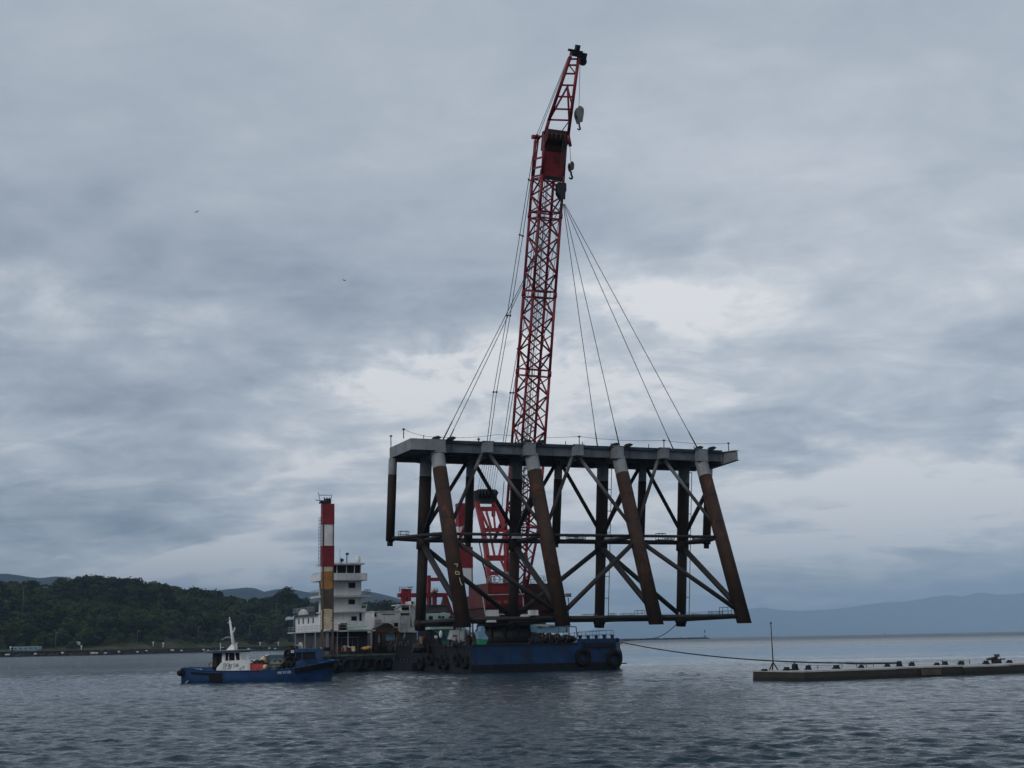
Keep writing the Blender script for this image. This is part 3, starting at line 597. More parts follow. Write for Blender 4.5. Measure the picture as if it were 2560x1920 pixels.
legT = [r1(705, 330), r1(1790, 350), r2(710, 370), r2(1585, 400)]
legB = [(1159, 1572), (1407, 1563), (1641, 1560.5), (1860.7, 1554.4)]
colT = [r1(577, 400), r1(1622, 450), r2(542, 450), r2(1403, 450)]
colB = [(1050, 1573), (1282, 1571), (1498, 1567.5), (1702, 1561)]
ZB1 = fp(*r1(577, 598), SB)[2]         # paint line
def lerp(a, b, t): return a + (b - a) * t
LT = []; LB = []; CT = []; CB = []
for a, b in zip(legT, legB):
    p = fp(*a, SF); p.z = ZS + .05; q = fp(*b, SF - 7.6); q.z = ZBOT; LT.append(p); LB.append(q)
for a, b in zip(colT, colB):
    p = fp(*a, SB); p.z = ZS + .05; q = fp(*b, SB + 2.3); q.z = ZBOT - .1; CT.append(p); CB.append(q)
def on(a, b, z): return lerp(a, b, (z - a.z) / (b.z - a.z))
for a, b in zip(LT, LB):
    m_ = on(a, b, ZB1); mb = MB()
    mb.tube(a, m_, .80, .80, 28, 1, False); mb.tube(m_, b, .82, .84, 28, 0)
    d = (b - a).normalized(); o = len(mb.v) - 28
    for k in range(o, o + 28):   # the foot is cut level
        q = Vector(mb.v[k]); mb.v[k] = tuple(q + d * ((ZBOT - q.z) / d.z))
    for k in range(1, 6):   # weld seams between the rolled cans
        c_ = lerp(m_, b, k / 6 - .02 * (k % 2)); mb.tube(c_ - d * .05, c_ + d * .05, .835, .835, 28, 0)
    mb.build('raked_leg', [M['leg'], M['white_steel']], JK)
for a, b in zip(CT, CB):
    m_ = on(a, b, ZB1); k = on(a, b, ZMID - .6); mb = MB()
    mb.tube(a, m_, .72, .72, 24, 1, False); mb.tube(m_, k, .735, .735, 24, 0); mb.tube(k, b, .62, .62, 24, 0)
    mb.tube(on(a, b, ZMID + .3), on(a, b, ZMID - 1.0), .80, .80, 24, 0); mb.tube(on(a, b, ZBOT + 1.1), on(a, b, ZBOT + .3), .72, .72, 24, 0)
    mb.build('column', [M['col'], M['white_steel']], JK)
PT = []
for (a, yb) in [(r1(195, 330), 1356), (r1(1090, 430), 1356), (r1(2103, 450), 1366), (r2(965, 450), 1357), (r2(1668, 480), 1360)]:
    p = fp(*a, S3); p.z = ZS + .05; q = fp(a[0] - (yb - a[1]) * .032, yb, S3 + .8); q.z = ZMID - .1; m_ = on(p, q, ZB1 + .1); PT.append((p, q)); mb = MB()
    mb.tube(p, m_, .50, .50, 20, 1, False); mb.tube(m_, q, .52, .52, 20, 0); d = (q - p).normalized(); mb.tube(q, q + d * .55, .34, .34, 14, 0)
    mb.build('short_pile', [M['col'], M['white_steel']], JK)
# deck: plate, long girders, cross girders with stub ends over each leg and each mid point
UL = [UA.dot(p) for p in LT]; UC = [UA.dot(p) for p in CT]
mids = [UA.dot(fp(*r1(1300, 280), SD)), UA.dot(fp(*r2(292, 290), SD)), UA.dot(fp(*r2(1205, 330), SD))]
legs_u = [UA.dot(fp(*r1(742, 260), SD)), UA.dot(fp(*r1(1785, 300), SD)), UA.dot(fp(*r2(715, 310), SD)), UA.dot(fp(*r2(1610, 330), SD))]
UR = UA.dot(fp(*r2(1800, 320), SM))
MB().ubox(U0 + .15, UR, SM - .26, SE + .1, ZT - .27, ZT + .09).build('deck_plate', M['deck_top'], JK)
def igirder(mb, ua, sa, ub, sb, z0, z1, along, mi=0, fl=.34):
    """plate girder: web with wider top and bottom flanges"""
    if along == 'u':
        mb.ubox(ua, ub, sa - .03, sa + .03, z0 + .06, z1 - .06, mi); mb.ubox(ua, ub, sa - fl / 2, sa + fl / 2, z1 - .06, z1 - .004, mi); mb.ubox(ua, ub, sa - fl / 2, sa + fl / 2, z0, z0 + .06, mi)
        n = int(abs(ub - ua) / 2.4)
        for k in range(1, n):
            u = ua + (ub - ua) * k / n; mb.ubox(u - .02, u + .02, sa - fl / 2 + .03, sa + fl / 2 - .03, z0 + .06, z1 - .06, mi)
    else:
        mb.ubox(ua - .03, ua + .03, sa, sb, z0 + .06, z1 - .06, mi); mb.ubox(ua - fl / 2, ua + fl / 2, sa, sb, z1 - .06, z1 - .004, mi); mb.ubox(ua - fl / 2, ua + fl / 2, sa, sb, z0, z0 + .06, mi)
for s, m_ in [(SM, 'girder'), (SF + 3.0, 'girder'), (SB, 'girder'), (SE - .2, 'girder')]:
    mb = MB(); igirder(mb, U0 + .2, s, UR, s, ZS + (.12 if s < SB else -.30), ZT, 'u'); mb.build('long_girder', M[m_], JK)
for u in mids + legs_u:
    mb = MB(); w = .62 if u in legs_u else .55
    # boxed stub end proud of the front girder
    mb.prism([pt(u - w, SD, ZT - .02), pt(u - w, SD, ZS + (.15 if u in mids else .02)), pt(u - w, SM + .1, ZS + .12), pt(u - w, SM + .1, ZT - .02)], UA * 2 * w, 0)
    mb.ubox(u - w - .16, u + w + .16, SD - .03, SM + .05, ZT - .018, ZT + .05, 0)
    if u in legs_u: mb.ubox(u - w - .12, u + w + .12, SD - .02, SM + .6, ZS - .05, ZS + .018, 0)
    igirder(mb, u, SM + .12, u, SE, ZS - .35, ZT - .01, 'v'); mb.build('cross_girder', M['deck_grey'], JK)
# left end frame and right cantilever
mb = MB(); mb.ubox(U0, U0 + .12, SD, SE + .2, ZS + .15, ZT + .02); mb.ubox(U0 + .12, legs_u[0] - .62, SD, SD + .12, ZS + .18, ZT + .02); mb.ubox(U0 + .1, legs_u[0] - .62, SD + .1, SM + .3, ZT - .02, ZT + .05); mb.build('end_girder', M['deck_grey'], JK)
MB().prism([pt(U0 + .2, SD + .12, ZS + .2), pt(legs_u[0], SD + .12, ZS + .2), pt(legs_u[0], SE, ZS + .2), pt(U0 + .2, SE, ZS + .2)], ZA * .08).build('soffit_plate', M['girder'], JK)
MB().prism([pt(legs_u[0], SM + .1, ZS + .5), pt(UR - .1, SM + .1, ZS + .5), pt(UR - .1, SE, ZS + .5), pt(legs_u[0], SE, ZS + .5)], ZA * .08).build('soffit_plate', M['dgrey'], JK)
tip = [pt(UR + .05, SM + 3.2, 0), fp(*r2(1968, 330), SD - 1.6)]
mb = MB(); a = tip[0].copy(); b = tip[1].copy()
zt1, zb1 = fp(*r2(1970, 284), SD - 1.6)[2], fp(*r2(1970, 380), SD - 1.6)[2]
d = (b - a); d.z = 0; d.normalize(); pr = Vector((d.y, -d.x, 0)) * .10
mb.prism([Vector((a.x, a.y, ZT)) - pr, Vector((b.x, b.y, zt1)) - pr, Vector((b.x, b.y, zb1)) - pr, Vector((a.x, a.y, ZS - .4)) - pr], pr * 2)
pf = pr * 3.2
for z0a, z0b in ((ZT, zt1), (ZS - .46, zb1 - .06)):
    mb.prism([Vector((a.x, a.y, z0a)) - pf, Vector((b.x, b.y, z0b)) - pf, Vector((b.x, b.y, z0b)) + pf, Vector((a.x, a.y, z0a)) + pf], ZA * .06)
mb.ubox(UR - .1, UR + .12, SM - .05, SE, ZS - .1, ZT - .012)
mb.build('cantilever_girder', M['deck_grey'], JK)
# braces
mb_ap = [pt(u, SM + .1, ZS + .25) for u in mids]
def brace(a, b, r, mi='brace', name='brace', n=12): MB().tube(a, b, r, r, n).build(name, M[mi], JK)
for i in range(3):
    for j, sg in ((i, -1), (i + 1, 1)):
        a = mb_ap[i] + UA * (.35 * sg); b = on(LT[j], LB[j], ZMID + .5); k = lerp(a, b, .24 if sg < 0 else .62); mb = MB()
        mb.tube(a, k, .215, .215, 12, 1); mb.tube(k, b, .21, .21, 12, 0); mb.build('brace', [M['brace'], M['bracewhite']], JK)
for i in range(3):
    ap = PT[i + 1][0].copy()
    for j, sg in ((i, -1), (i + 1, 1)): brace(ap + UA * .5 * sg - ZA * .2, on(CT[j], CB[j], ZMID + 1.0), .235)
for j in range(4):
    brace(on(LT[j], LB[j], ZB1 - 1.5), on(CT[j], CB[j], ZMID + .5), .27)           # front leg to column, upper
    brace(on(CT[j], CB[j], ZMID - .5), on(LT[j], LB[j], ZBOT + 1.6), .36)         # lower
    brace(on(CT[j], CB[j], ZMID), on(LT[j], LB[j], ZMID), .24)
    brace(on(CT[j], CB[j], ZBOT + .75), on(LT[j], LB[j], ZBOT + .85), .27)
for a, b in ((0, 1), (2, 1), (2, 3)):
    brace(on(LT[a], LB[a], ZMID - .4), on(LT[b], LB[b], ZBOT + 1.2), .27); brace(on(CT[a], CB[a], ZMID - .6), on(CT[b], CB[b], ZBOT + 1.2), .30)
for i in range(3):
    for z, r in ((ZMID, .17), (ZBOT + .85, .24)):
        brace(on(LT[i], LB[i], z), on(LT[i + 1], LB[i + 1], z), r); brace(on(CT[i], CB[i], z), on(CT[i + 1], CB[i + 1], z), r + .03)
ends = [PT[0][1], PT[1][1], PT[2][1], PT[3][1], PT[4][1]]
for a, b in zip(ends[:-1], ends[1:]): brace(a + ZA * .3, b + ZA * .3, .16)
brace(ends[0] + ZA * .35, on(LT[0], LB[0], ZMID + .1), .20); brace(ends[0] + ZA * .3, on(CT[0], CB[0], ZMID), .18)
brace(ends[4] + ZA * .35, on(LT[3], LB[3], ZMID + .1), .24); brace(ends[4] + ZA * .3, on(CT[3], CB[3], ZMID), .22)
for i in range(1, 4):
    brace(ends[i] + ZA * .2, on(CT[i - 1], CB[i - 1], ZMID), .15); brace(ends[i] + ZA * .2, on(CT[i], CB[i], ZMID), .15)
# ladders beside the columns
for j, (w0, top, bot) in {1: (1.0, ZS - .6, ZMID + 1), 2: (1.22, ZS - .3, ZBOT + .8), 3: (1.15, ZS - .6, ZBOT + .9)}.items():
    mb = MB(); a = on(CT[j], CB[j], top) + UA * w0; b = on(CT[j], CB[j], bot) + UA * w0
    mb.tube(a, b, .05, n=6)
    if j == 1: mb.tube(a + UA * .5, b + UA * .5, .05, n=6)
    n = int((a - b).length / (2.6 if j != 1 else .8))
    for k in range(n + 1):
        p = lerp(a, b, k / n)
        mb.tube(p, p + UA * (-w0 + .6 if j != 1 else .5), .045, n=5)
    mb.build('ladder', M['black'], JK)
# lifting lugs, guard posts with sagging line
for u in legs_u:
    mb = MB()
    for o in (-.95, .85):
        mb.prism([pt(u + o, SD + .3, ZT + .06), pt(u + o + .9, SD + .3, ZT + .06), pt(u + o + 1.25, SD + .3, ZT + .34), pt(u + o + .8, SD + .3, ZT + .48), pt(u + o + .3, SD + .3, ZT + .36)], VA * .35)
    mb.build('lifting_lug', M['black'], JK)
gp = [(r1(172, 255), r1(172, 138), SE - .2), (r1(318, 178), r1(318, 60), SD + .5), (r1(1182, 205), r1(1182, 176), SM), (r2(289, 226), r2(289, 133), SM + .4), (r2(1190, 262), r2(1190, 174), SM + .4), (r2(1880, 295), r2(1876, 204), SM + .6)]
tops = []
for a, b, s in gp:
    p = fp(*a, s); p.z = ZT + .05; q = fp(*b, s); tops.append(q); mb = MB().tube(p, q, .055, n=6); mb.box(q, UA, VA, ZA, .14, .06, .09); mb.build('guard_post', M['dgrey'], JK)
def sag(a, b, drop, n=10): return [lerp(a, b, k / n) - ZA * drop * 4 * (k / n) * (1 - k / n) for k in range(n + 1)]
mb = MB(); ln = [tops[1], fp(*r1(690, 150), SM), fp(*r1(1400, 120), SM), tops[3], tops[4], tops[5]]
for a, b in zip(ln[:-1], ln[1:]): mb.path(sag(a, b, .22), .022, 4)
mb.build('guard_line', M['dgrey'], JK)
for x, y in [(550, 160), (1185, 190)]:
    p = fp(*r1(x, y + 20), SM); p.z = ZT; MB().tube(p, p + ZA * .6, .05, n=5).build('deck_pin', M['dgrey'], JK)
for x, y in [(145, 205), (325, 215), (630, 235), (1028, 240), (1512, 262)]:
    p = fp(*r2(x, y + 12), SM); p.z = ZT; MB().tube(p, p + ZA * .55, .05, n=5).build('deck_pin', M['dgrey'], JK)
# small scaffold trays and padeye cages on the ring braces
def tray(p, w, d, h, solid, name='work_tray'):
    h *= 1.5; mb = MB(); mb.box(p + ZA * .05, UA, VA, ZA, w / 2, d / 2, .05)
    if solid: mb.box(p + ZA * h / 2, UA, VA, ZA, w / 2 * .92, d / 2 * .9, h / 2)
    else:
        c = [p + UA * w / 2 * a + VA * d / 2 * b for a, b in ((-1, -1), (1, -1), (1, 1), (-1, 1), (-1, -1))]; mb.rails(c, h, .035, every=.9)
    mb.build(name, M['greyst'] if not solid else M['white2'], JK)
for (x, y, rr, s, w, h, so_) in [(320, 1330, r1, S3, 1.0, .5, 0), (700, 1268, r1, SB, 1.0, .4, 0), (215, 1185, r2, SB, 1.2, .35, 0), (600, 1170, r2, SB, 1.0, .4, 1), (690, 1190, r2, SB - 1, 1.1, .3, 0), (1155, 1195, r2, SB, 1.0, .55, 0), (1570, 1190, r2, SB, 2.0, .3, 1), (1620, 1260, r1, SB, 1.1, .35, 1), (300, 1250, r2, SB, 1.1, .3, 0), (1250, 1235, r2, SB, 1.0, .3, 0)]:
    p = fp(*rr(x, y), s); p.z = ZMID + .28; tray(p, w, .8, h, so_)
for (x, y, s, w, h, so_) in [(400, 850, SB + 2, 1.6, .25, 0), (640, 850, SB + 2, .7, .3, 0), (800, 845, SB + 1, 1.4, .25, 0), (935, 835, SB, 1.0, .5, 0), (1375, 815, SB + 2, 1.1, .35, 1), (1520, 830, SB, .8, .2, 1), (1740, 820, SB - 4, 1.5, .3, 0), (1845, 820, SB - 5, 1.2, .6, 0)]:
    p = fp(*r4(x, y), s); p.z = ZBOT + 1.15; tray(p, w, .8, h, so_)
for (x, y, s, w, h) in [(1340, 925, SF - 7, 2.2, .45), (1810, 915, SF - 7.4, 1.7, .38), (1720, 930, SF - 7, 1.5, .16), (1325, 995, SF - 7.6, 1.6, .16)]:
    p = fp(*r3(x, y), s); tray(p, w * .62, .7, h, 1)
for (x, y) in [(170, 1380)]:
    pass
# pale number plates painted on the first leg and a pile
a, b = LT[0], LB[0]; ax = (b - a).normalized(); nx = ax.cross(UA).normalized()
if nx.y > 0: nx = -nx
sd = nx.cross(ax).normalized(); c = on(a, b, on(a, b, 10).z + .0); mb = MB()
def mark(z, o, pts, w=.07):
    c = on(a, b, z) + nx * .86 + sd * o
    for p, q in zip(pts[:-1], pts[1:]): mb.bar(c + sd * p[0] - ax * p[1], c + sd * q[0] - ax * q[1], w, .02, nx)
mark(11.3, -.1, [(-.2, .25), (.2, .25), (.05, -.1)]); mark(10.55, -.1, [(-.22, .15), (.2, .15), (.2, -.15), (-.22, -.15), (-.22, .15)]); mark(9.6, .1, [(-.05, .5), (-.02, 0), (.12, -.4)])
mb.build('painted_mark', M['cream'], JK)
# ------------------------------------------------------------------ crane on the blue barge
UCR, SCR = 70.5, 175.0
CRN = thing('crane', 'tall dark red lattice boom crane on the blue barge', 'crane', pt(UCR, SCR, 3.2))
DECKZ = 3.15
# pedestal and slewing ring
mb = MB(); c = pt(UCR - .5, SCR, 0)
mb.tube(c + ZA * DECKZ, c + ZA * 5.3, 4.3, 3.9, 28); mb.tube(c + ZA * 5.3, c + ZA * 5.9, 4.6, 4.6, 28); mb.tube(c + ZA * 5.9, c + ZA * 6.35, 4.2, 4.2, 28)
for k in range(14):
    t = k / 14 * 6.283; d = Vector((math.cos(t), math.sin(t), 0)); mb.bar(c + d * 4.0 + ZA * DECKZ, c + d * 4.35 + ZA * 5.2, .25, .3)
mb.build('pedestal', M['black'], CRN)
# machinery house
u0, u1 = UCR - 6.1, UCR + 4.6; s0, s1 = SCR - 5.0, SCR + 6.5
HB = 6.4
mb = MB(); mb.ubox(u0, u1, s0, s1, HB, HB + .45); mb.ubox(u0 + .35, u1 - .2, s0 + .4, s1 - .3, HB + .45, HB + 1.35)
mb.build('turntable_frame', M['redk'], CRN)
mb = MB(); mb.ubox(u0 + .15, u0 + 5.6, s0 + .15, s1 - 2, HB + 1.35, HB + 3.0); mb.ubox(u0 + .9, u0 + 4.6, s0 + 1.2, s1 - 3, HB + 3.0, HB + 4.5); hs = mb.build('machinery_house', M['redd'], CRN)
MB().ubox(u0 + .3, u0 + 5.2, s0 + .08, s0 + .14, HB + 1.75, HB + 2.9).build('front_panel', M['redb'], hs)
MB().ubox(u0 + 6.6, u1 - .3, s0 + .5, s1 - 1, HB + 1.36, HB + 4.4).build('winch_house', M['redk'], CRN)
mb = MB(); zz = HB + 1.9
for k, (x, gl) in enumerate([(.9, 'A'), (1.35, 'B'), (1.8, 'C'), (2.7, 'D'), (3.2, 'E')]):
    o = pt(u0 + x, s0 + .06, zz)
    for q in (((0, .0), (.28, 0)), ((.03, .0), (.03, .32)), ((.26, 0), (.26, .3)), ((0, .3), (.28, .3))) if k % 2 else (((0, 0), (.3, 0)), ((.15, 0), (.15, .36)), ((.03, .17), (.03, 0)), ((.27, .2), (.27, 0))):
        mb.bar(o + UA * q[0][0] + ZA * q[0][1], o + UA * q[1][0] + ZA * q[1][1], .02, .06, VA)
mb.build('painted_lettering', M['cream'], hs)
mb = MB()
for a, b in [((u0 - .05, HB + .5), (u0 - .05 - .35, HB + 2.95)), ((u0 - .4, HB + 2.95), (u0 + 5.4, HB + 3.05)), ((u0 - .05, HB + .5), (u0 + 6, HB + .42))]:
    mb.bar(pt(a[0], s0 - .12, a[1]), pt(b[0], s0 - .12, b[1]), .1, .12)
mb.path([pt(u0 + 4.3, s0 + .1, HB + 5.6), pt(u0 + 4.6, s0 + .1, HB + 4.2), pt(u0 + 5.3, s0 + .1, HB + 2.6), pt(u0 + 5.35, s0 + .1, HB + .8)], .06, 6)
mb.build('white_handrail', M['white2'], CRN)
MB().ubox(u0 + .5, u0 + 4.9, s0 + .28, s0 + .33, HB + 1.0, HB + 1.32).build('vent_panel', M['redd'], hs)
mb = MB(); mb.ubox(u0 + 1.1, u0 + 4.4, s0 + 1.16, s0 + 1.22, HB + 3.25, HB + 4.2); mb.build('house_panel', M['redb'], hs)
mb = MB(); z = HB + 4.4
mb.rails([pt(u0 + 6.7, s0 + .6, z), pt(u1 - .4, s0 + .6, z), pt(u1 - .4, s1 - 2, z)], 1.0, .035); mb.rails([pt(u0 + .95, s0 + 1.3, HB + 4.5), pt(u0 + 4.5, s0 + 1.3, HB + 4.5)], .9, .035); mb.build('roof_railing', M['greyst'], hs)
# winch drums and exhausts on the house roof
mb = MB(); c = pt(u0 + 4.4, s0 + 3, HB + 4.6)
for k, (o, h) in enumerate([(0, 2.1), (.55, 2.6), (1.0, 1.9), (-.6, 1.4)]): mb.tube(c + UA * o, c + UA * o + ZA * h, .17, .15, 8)
mb.box(c + UA * .35 + ZA * 1.0, UA, VA, ZA, .7, .5, .45); mb.torus(c - UA * 1.6 + ZA * .5, VA, .45, .07); mb.torus(c - UA * 2.2 + ZA * .45, VA, .4, .07)
mb.build('exhaust_stack', M['greyst'], CRN)
# operator cab at the front right
cc = pt(u1 - 2.0, s0 - .7, HB + 2.0); mb = MB(); mb.box(cc, UA, VA, ZA, .9, .8, 1.15); cb = mb.build('cab', M['redk'], CRN); MB().box(cc - VA * .82 + ZA * .3, UA, VA, ZA, .75, .03, .6).build('cab_window', M['glass'], cb)
# ---- main boom
B0 = at(1292, 1492, 186.5); B1 = at(1377, 345, 174.0)
AX = (B1 - B0).normalized(); BL = (B1 - B0).length; RT = (UA - AX * UA.dot(AX)).normalized(); DP = AX.cross(RT).normalized()
if DP.dot(VA) > 0: DP = -DP      # towards the front
def bp(a, r, d): return B0 + AX * a + RT * r + DP * d
HW, HD = 1.62, 1.75
def sect(a):
    t = min(1, a / 9.0); t2 = 1 - .10 * max(0, (a - 15) / BL); return (HW * (.62 + .38 * t) * t2, HD * (.18 + .82 * t) * t2)
ch = [(-1, -1), (1, -1), (1, 1), (-1, 1)]
TOPA = BL - 5.0
brk = [0, 9.0]
while brk[-1] < TOPA - 6: brk.append(brk[-1] + 10.3)
brk.append(TOPA)
boom = bpy.data.objects.new('lattice_boom', None)  # replaced by the chord mesh below
bpy.data.objects.remove(boom)
mb = MB()
for i, (r, d) in enumerate(ch):
    for a, b in zip(brk[:-1], brk[1:]):
        p, q = sect(a), sect(b); mb.tube(bp(a, r * p[0], d * p[1]), bp(b, r * q[0], d * q[1]), .185, .185, 10)
    p, q = sect(TOPA), sect(BL); mb.tube(bp(TOPA, r * p[0], d * p[1]), bp(BL - .3, r * q[0], d * q[1]), .2, .2, 10)
for b in brk[1:-1]:
    for r, d in ch:
        p = sect(b); c = bp(b, r * p[0], d * p[1]); mb.tube(c - AX * .35, c + AX * .35, .26, .26, 10)
boom = mb.build('lattice_boom', M['red'], CRN)
mb = MB(); faces = [(0, 1), (1, 2), (2, 3), (3, 0)]
def cpos(i, a):
    p = sect(a); return bp(a, ch[i][0] * p[0], ch[i][1] * p[1])
for a, b in zip(brk[:-1], brk[1:]):
    L_ = b - a - .9; n = max(2, int(round(L_ / 2.35)))
    for o in (a + .42, b - .42):
        if 1 < o:
            for i, j in faces: mb.tube(cpos(i, o), cpos(j, o), .115, n=6, caps=False)
    for fi, (i, j) in enumerate(faces):
        for k in range(n):
            x0 = a + .45 + L_ * k / n; x1 = a + .45 + L_ * (k + 1) / n; f = (k + fi) % 2
            mb.tube(cpos(i if f else j, x0), cpos(j if f else i, x1), .125, n=6, caps=False)
            if fi in (0, 2): mb.tube(cpos(j if f else i, x0), cpos(i if f else j, x1), .09, n=6, caps=False)
    mb.tube(cpos(0, a + .45), cpos(2, a + .45), .06, n=5, caps=False); mb.tube(cpos(1, b - .45), cpos(3, b - .45), .06, n=5, caps=False)
mb.build('lacing', M['red'], CRN)
mb = MB()
mb.prism([bp(.2, -1.1, -.4), bp(2.4, -1.25, -.9), bp(2.4, -1.25, .9), bp(.2, -1.1, .4)], RT * .25); mb.prism([bp(.2, .85, -.4), bp(2.4, 1.0, -.9), bp(2.4, 1.0, .9), bp(.2, .85, .4)], RT * .25)
mb.tube(bp(0, -1.6, 0), bp(0, 1.6, 0), .3, n=12); mb.build('boom_foot', M['redd'], CRN)
# ladder and hoist ropes inside the boom
mb = MB(); 
for r in (.35, .62): mb.tube(bp(6, r, -1.1), bp(TOPA, r, -1.2), .03, n=5)
for k in range(int((TOPA - 6) / .9)): mb.tube(bp(6 + k * .9, .35, -1.1 - .1 * k * .9 / TOPA), bp(6 + k * .9, .62, -1.1 - .1 * k * .9 / TOPA), .025, n=4)
mb.build('boom_ladder', M['greyst'], CRN)
for r in (-.28, -.12, .08, .2): MB().tube(bp(1.5, r, -1.35), bp(BL - 3.6, r * 1.3, -.6), .045, n=6).build('hoist_rope', M['paler'], CRN)
# ---- boom head
w, dd = sect(BL)
mb = MB()
mb.box(bp(BL - 3.4, 0, dd - .05), RT, DP, AX, w + .12, .09, 1.85); mb.box(bp(BL - 3.9, w, .4), RT, DP, AX, .09, dd - .5, 1.35)
for a_ in (-5.1, -4.0, -2.8): mb.box(bp(BL + a_, -w, 0), RT, DP, AX, .07, dd, .12)
hd = mb.build('boom_head', M['red'], CRN)
MB().box(bp(BL - 3.05, .35, dd + .06), RT, DP, AX, .42, .02, .38).build('plate', M['redd'], hd)
mb = MB(); prof = [(BL - 5.6, -.9), (BL - 5.25, .0)]
mb.prism([bp(BL - 1.9, -w - .05, dd - 1.0), bp(BL - 1.9, -w - .05, dd + .15), bp(BL - 1.2, -w - .05, dd + .3), bp(BL - .55, -w - .05, dd + .95), bp(BL + .1, -w - .05, dd + 1.1), bp(BL + .75, -w - .05, dd + .9), bp(BL + .55, -w - .05, dd - 1.0)], RT * (2 * w + .1))
mb.build('sheave_nest', M['redk'], hd)  # shadow under the head sheaves, painted in by the dark red
MB().box(bp(BL - 5.35, .1, dd - .2), RT, DP, AX, w - .1, .35, .22).build('cross_beam', M['black'], hd)
mb = MB()
for k in range(4): mb.tube(bp(BL - .1, -1.1 + .62 * k, dd + .6), bp(BL - .1, -.92 + .62 * k, dd + .6), .6, n=20)
mb.build('sheave', M['dgrey'], hd)
# back bracket carrying the pendants
PA = at(1339.5, 343, 176.5); mb = MB()
for r in (-w + .1, -w + .9): mb.tube(bp(BL + .4, r, -dd + .2), PA + UA * (r + w) * .5, .14, n=8)
mb.tube(PA, bp(BL - 3.4, -w, -dd), .12, n=8); mb.tube(PA + UA * .4, bp(BL - 6.0, -w + .1, -dd), .12, n=8); mb.box(PA, UA, VA, ZA, .55, .25, .22); mb.build('pendant_bracket', M['red'], hd)
# ---- jib
JB = bp(BL - .2, 0, dd + .9); JT = at(1437.5, 140, 167.5); JA = (JT - JB).normalized(); JL = (JT - JB).length; JR = (UA - JA * UA.dot(JA)).normalized(); JD = JA.cross(JR)
jl0, jr0 = at(1362.5, 336, JB.y + .3), at(1420.5, 338, JB.y); jl1, jr1 = at(1426.5, 140, JT.y), at(1447, 140, JT.y)
mb = MB()
k_ = lerp(jl0, jl1, .18) - JR * .1
mb.path([bp(BL - 2.6, -w, dd - .1), jl0, k_, jl1], .22, 10); mb.path([bp(BL - 1.2, w + .15, dd + 1.2), jr0, jr1], .22, 10)
bl0, br0 = lerp(jl0, jr0, .3) + DP * -1.2, lerp(jl0, jr0, .75) + DP * -1.2; ap = at(1419, 216, lerp(JB, JT, .6).y + 1.6)
mb.path([lerp(jl0, jl1, .22), ap, lerp(jr0, jr1, .12)], .14, 8); mb.tube(ap, lerp(jr0, jr1, .37), .1, n=6)
jib = mb.build('jib', M['red'], CRN)
for y in (280, 340, 425, 540, 655, 780, 890):
    t = (1040 - y) / 790; a = lerp(jl0, jl1, t); b = lerp(jr0, jr1, t); MB().tube(a, b, .13, n=8).build('jib_rung', M['red'], jib)
mb = MB(); mb.tube(lerp(jl0, jl1, .9), lerp(jr0, jr1, .77), .08, n=6); mb.tube(lerp(jl0, jl1, .02) + JR * 1.9, lerp(jr0, jr1, .2), .07, n=6)
mb.build('jib_brace', M['red'], jib)
mb = MB(); mb.box(JT + JA * .35 + JR * .1, JR, JA, JD, .72, .42, .4); mb.box(JT + JA * 1.0 + JR * .1, JR, JA, JD, .26, .42, .3); mb.box(JT + JR * 1.15 + JA * .1, JR, JA, JD, .35, .5, .3); mb.box(JT - JR * .75 + JA * .6, JR, JA, JD, .3, .16, .2)
mb.tube(JT + JR * 1.2 - JA * .5 - JD * .2, JT + JR * 1.2 - JA * .5 + JD * .2, .5, n=16); mb.build('jib_tip', M['black'], jib)
mb = MB(); st = at(1421, 142, JT.y)
for o in (0, .28): mb.tube(PA + UA * o, st + UA * o * .3, .04, n=6)
mb.build('jib_stay', M['rope'], CRN)
# ---- A frame behind the boom
def rq(x, y): return (1140 + x * .2532, 1180 + y * .2532)
YT, YB = 200.0, 188.5
hp_ = {}
def aq(x, y):
    t = (y - 230) / (1120 - 230); return at(*rq(x, y), YT + (YB - YT) * t)
mb = MB()
for pl in ([(205, 300), (265, 560), (300, 780), (330, 1130)], [(395, 300), (490, 590), (500, 820), (505, 1120)]):
    for a, b in zip(pl[:-1], pl[1:]): mb.bar(aq(*a), aq(*b), .62, .5, VA)
for y, xa, xb, h in [(365, 215, 410, .62), (572, 260, 490, .55), (850, 305, 505, .75), (1000, 320, 505, .5)]: mb.bar(aq(xa, y), aq(xb, y), .35, h)
for a, b in [((250, 390), (320, 550)), ((300, 390), (345, 550)), ((370, 390), (385, 550)), ((330, 580), (385, 850)), ((480, 580), (420, 850)), ((300, 860), (420, 1000)), ((440, 860), (500, 1000))]: mb.bar(aq(*a), aq(*b), .26, .26)
fr = mb.build('a_frame', M['redb'], CRN)
mb = MB()
for s in (-1.0, 1.0):
    off = UA * (s * 1.5)
for a, b in [((210, 300), (150, 700)), ((395, 300), (520, 400)), ((520, 390), (530, 640))]:
    mb.bar(aq(*a) + VA * 1, aq(*b) + VA * 6, .4, .4, VA)
mb.build('back_leg', M['red'], CRN)
p = aq(297, 235); mb = MB(); X_ = Vector((1, 0, -.03)).normalized()
mb.prism([p + X_ * a + ZA * b for a, b in ((-1.55, -1.05), (1.45, -1.05), (1.6, .1), (1.8, .45), (1.55, .85), (.6, 1.0), (-.9, .95), (-1.6, .7))][:8], VA * 1.2)
mb.build('frame_head', M['black'], fr)
mb = MB()
for k in range(6): mb.tube(p + X_ * (-1.2 + .45 * k) - VA * .25 + ZA * .3, p + X_ * (-.95 + .45 * k) - VA * .25 + ZA * .3, .62, n=16)
mb.build('sheave', M['black'], fr)
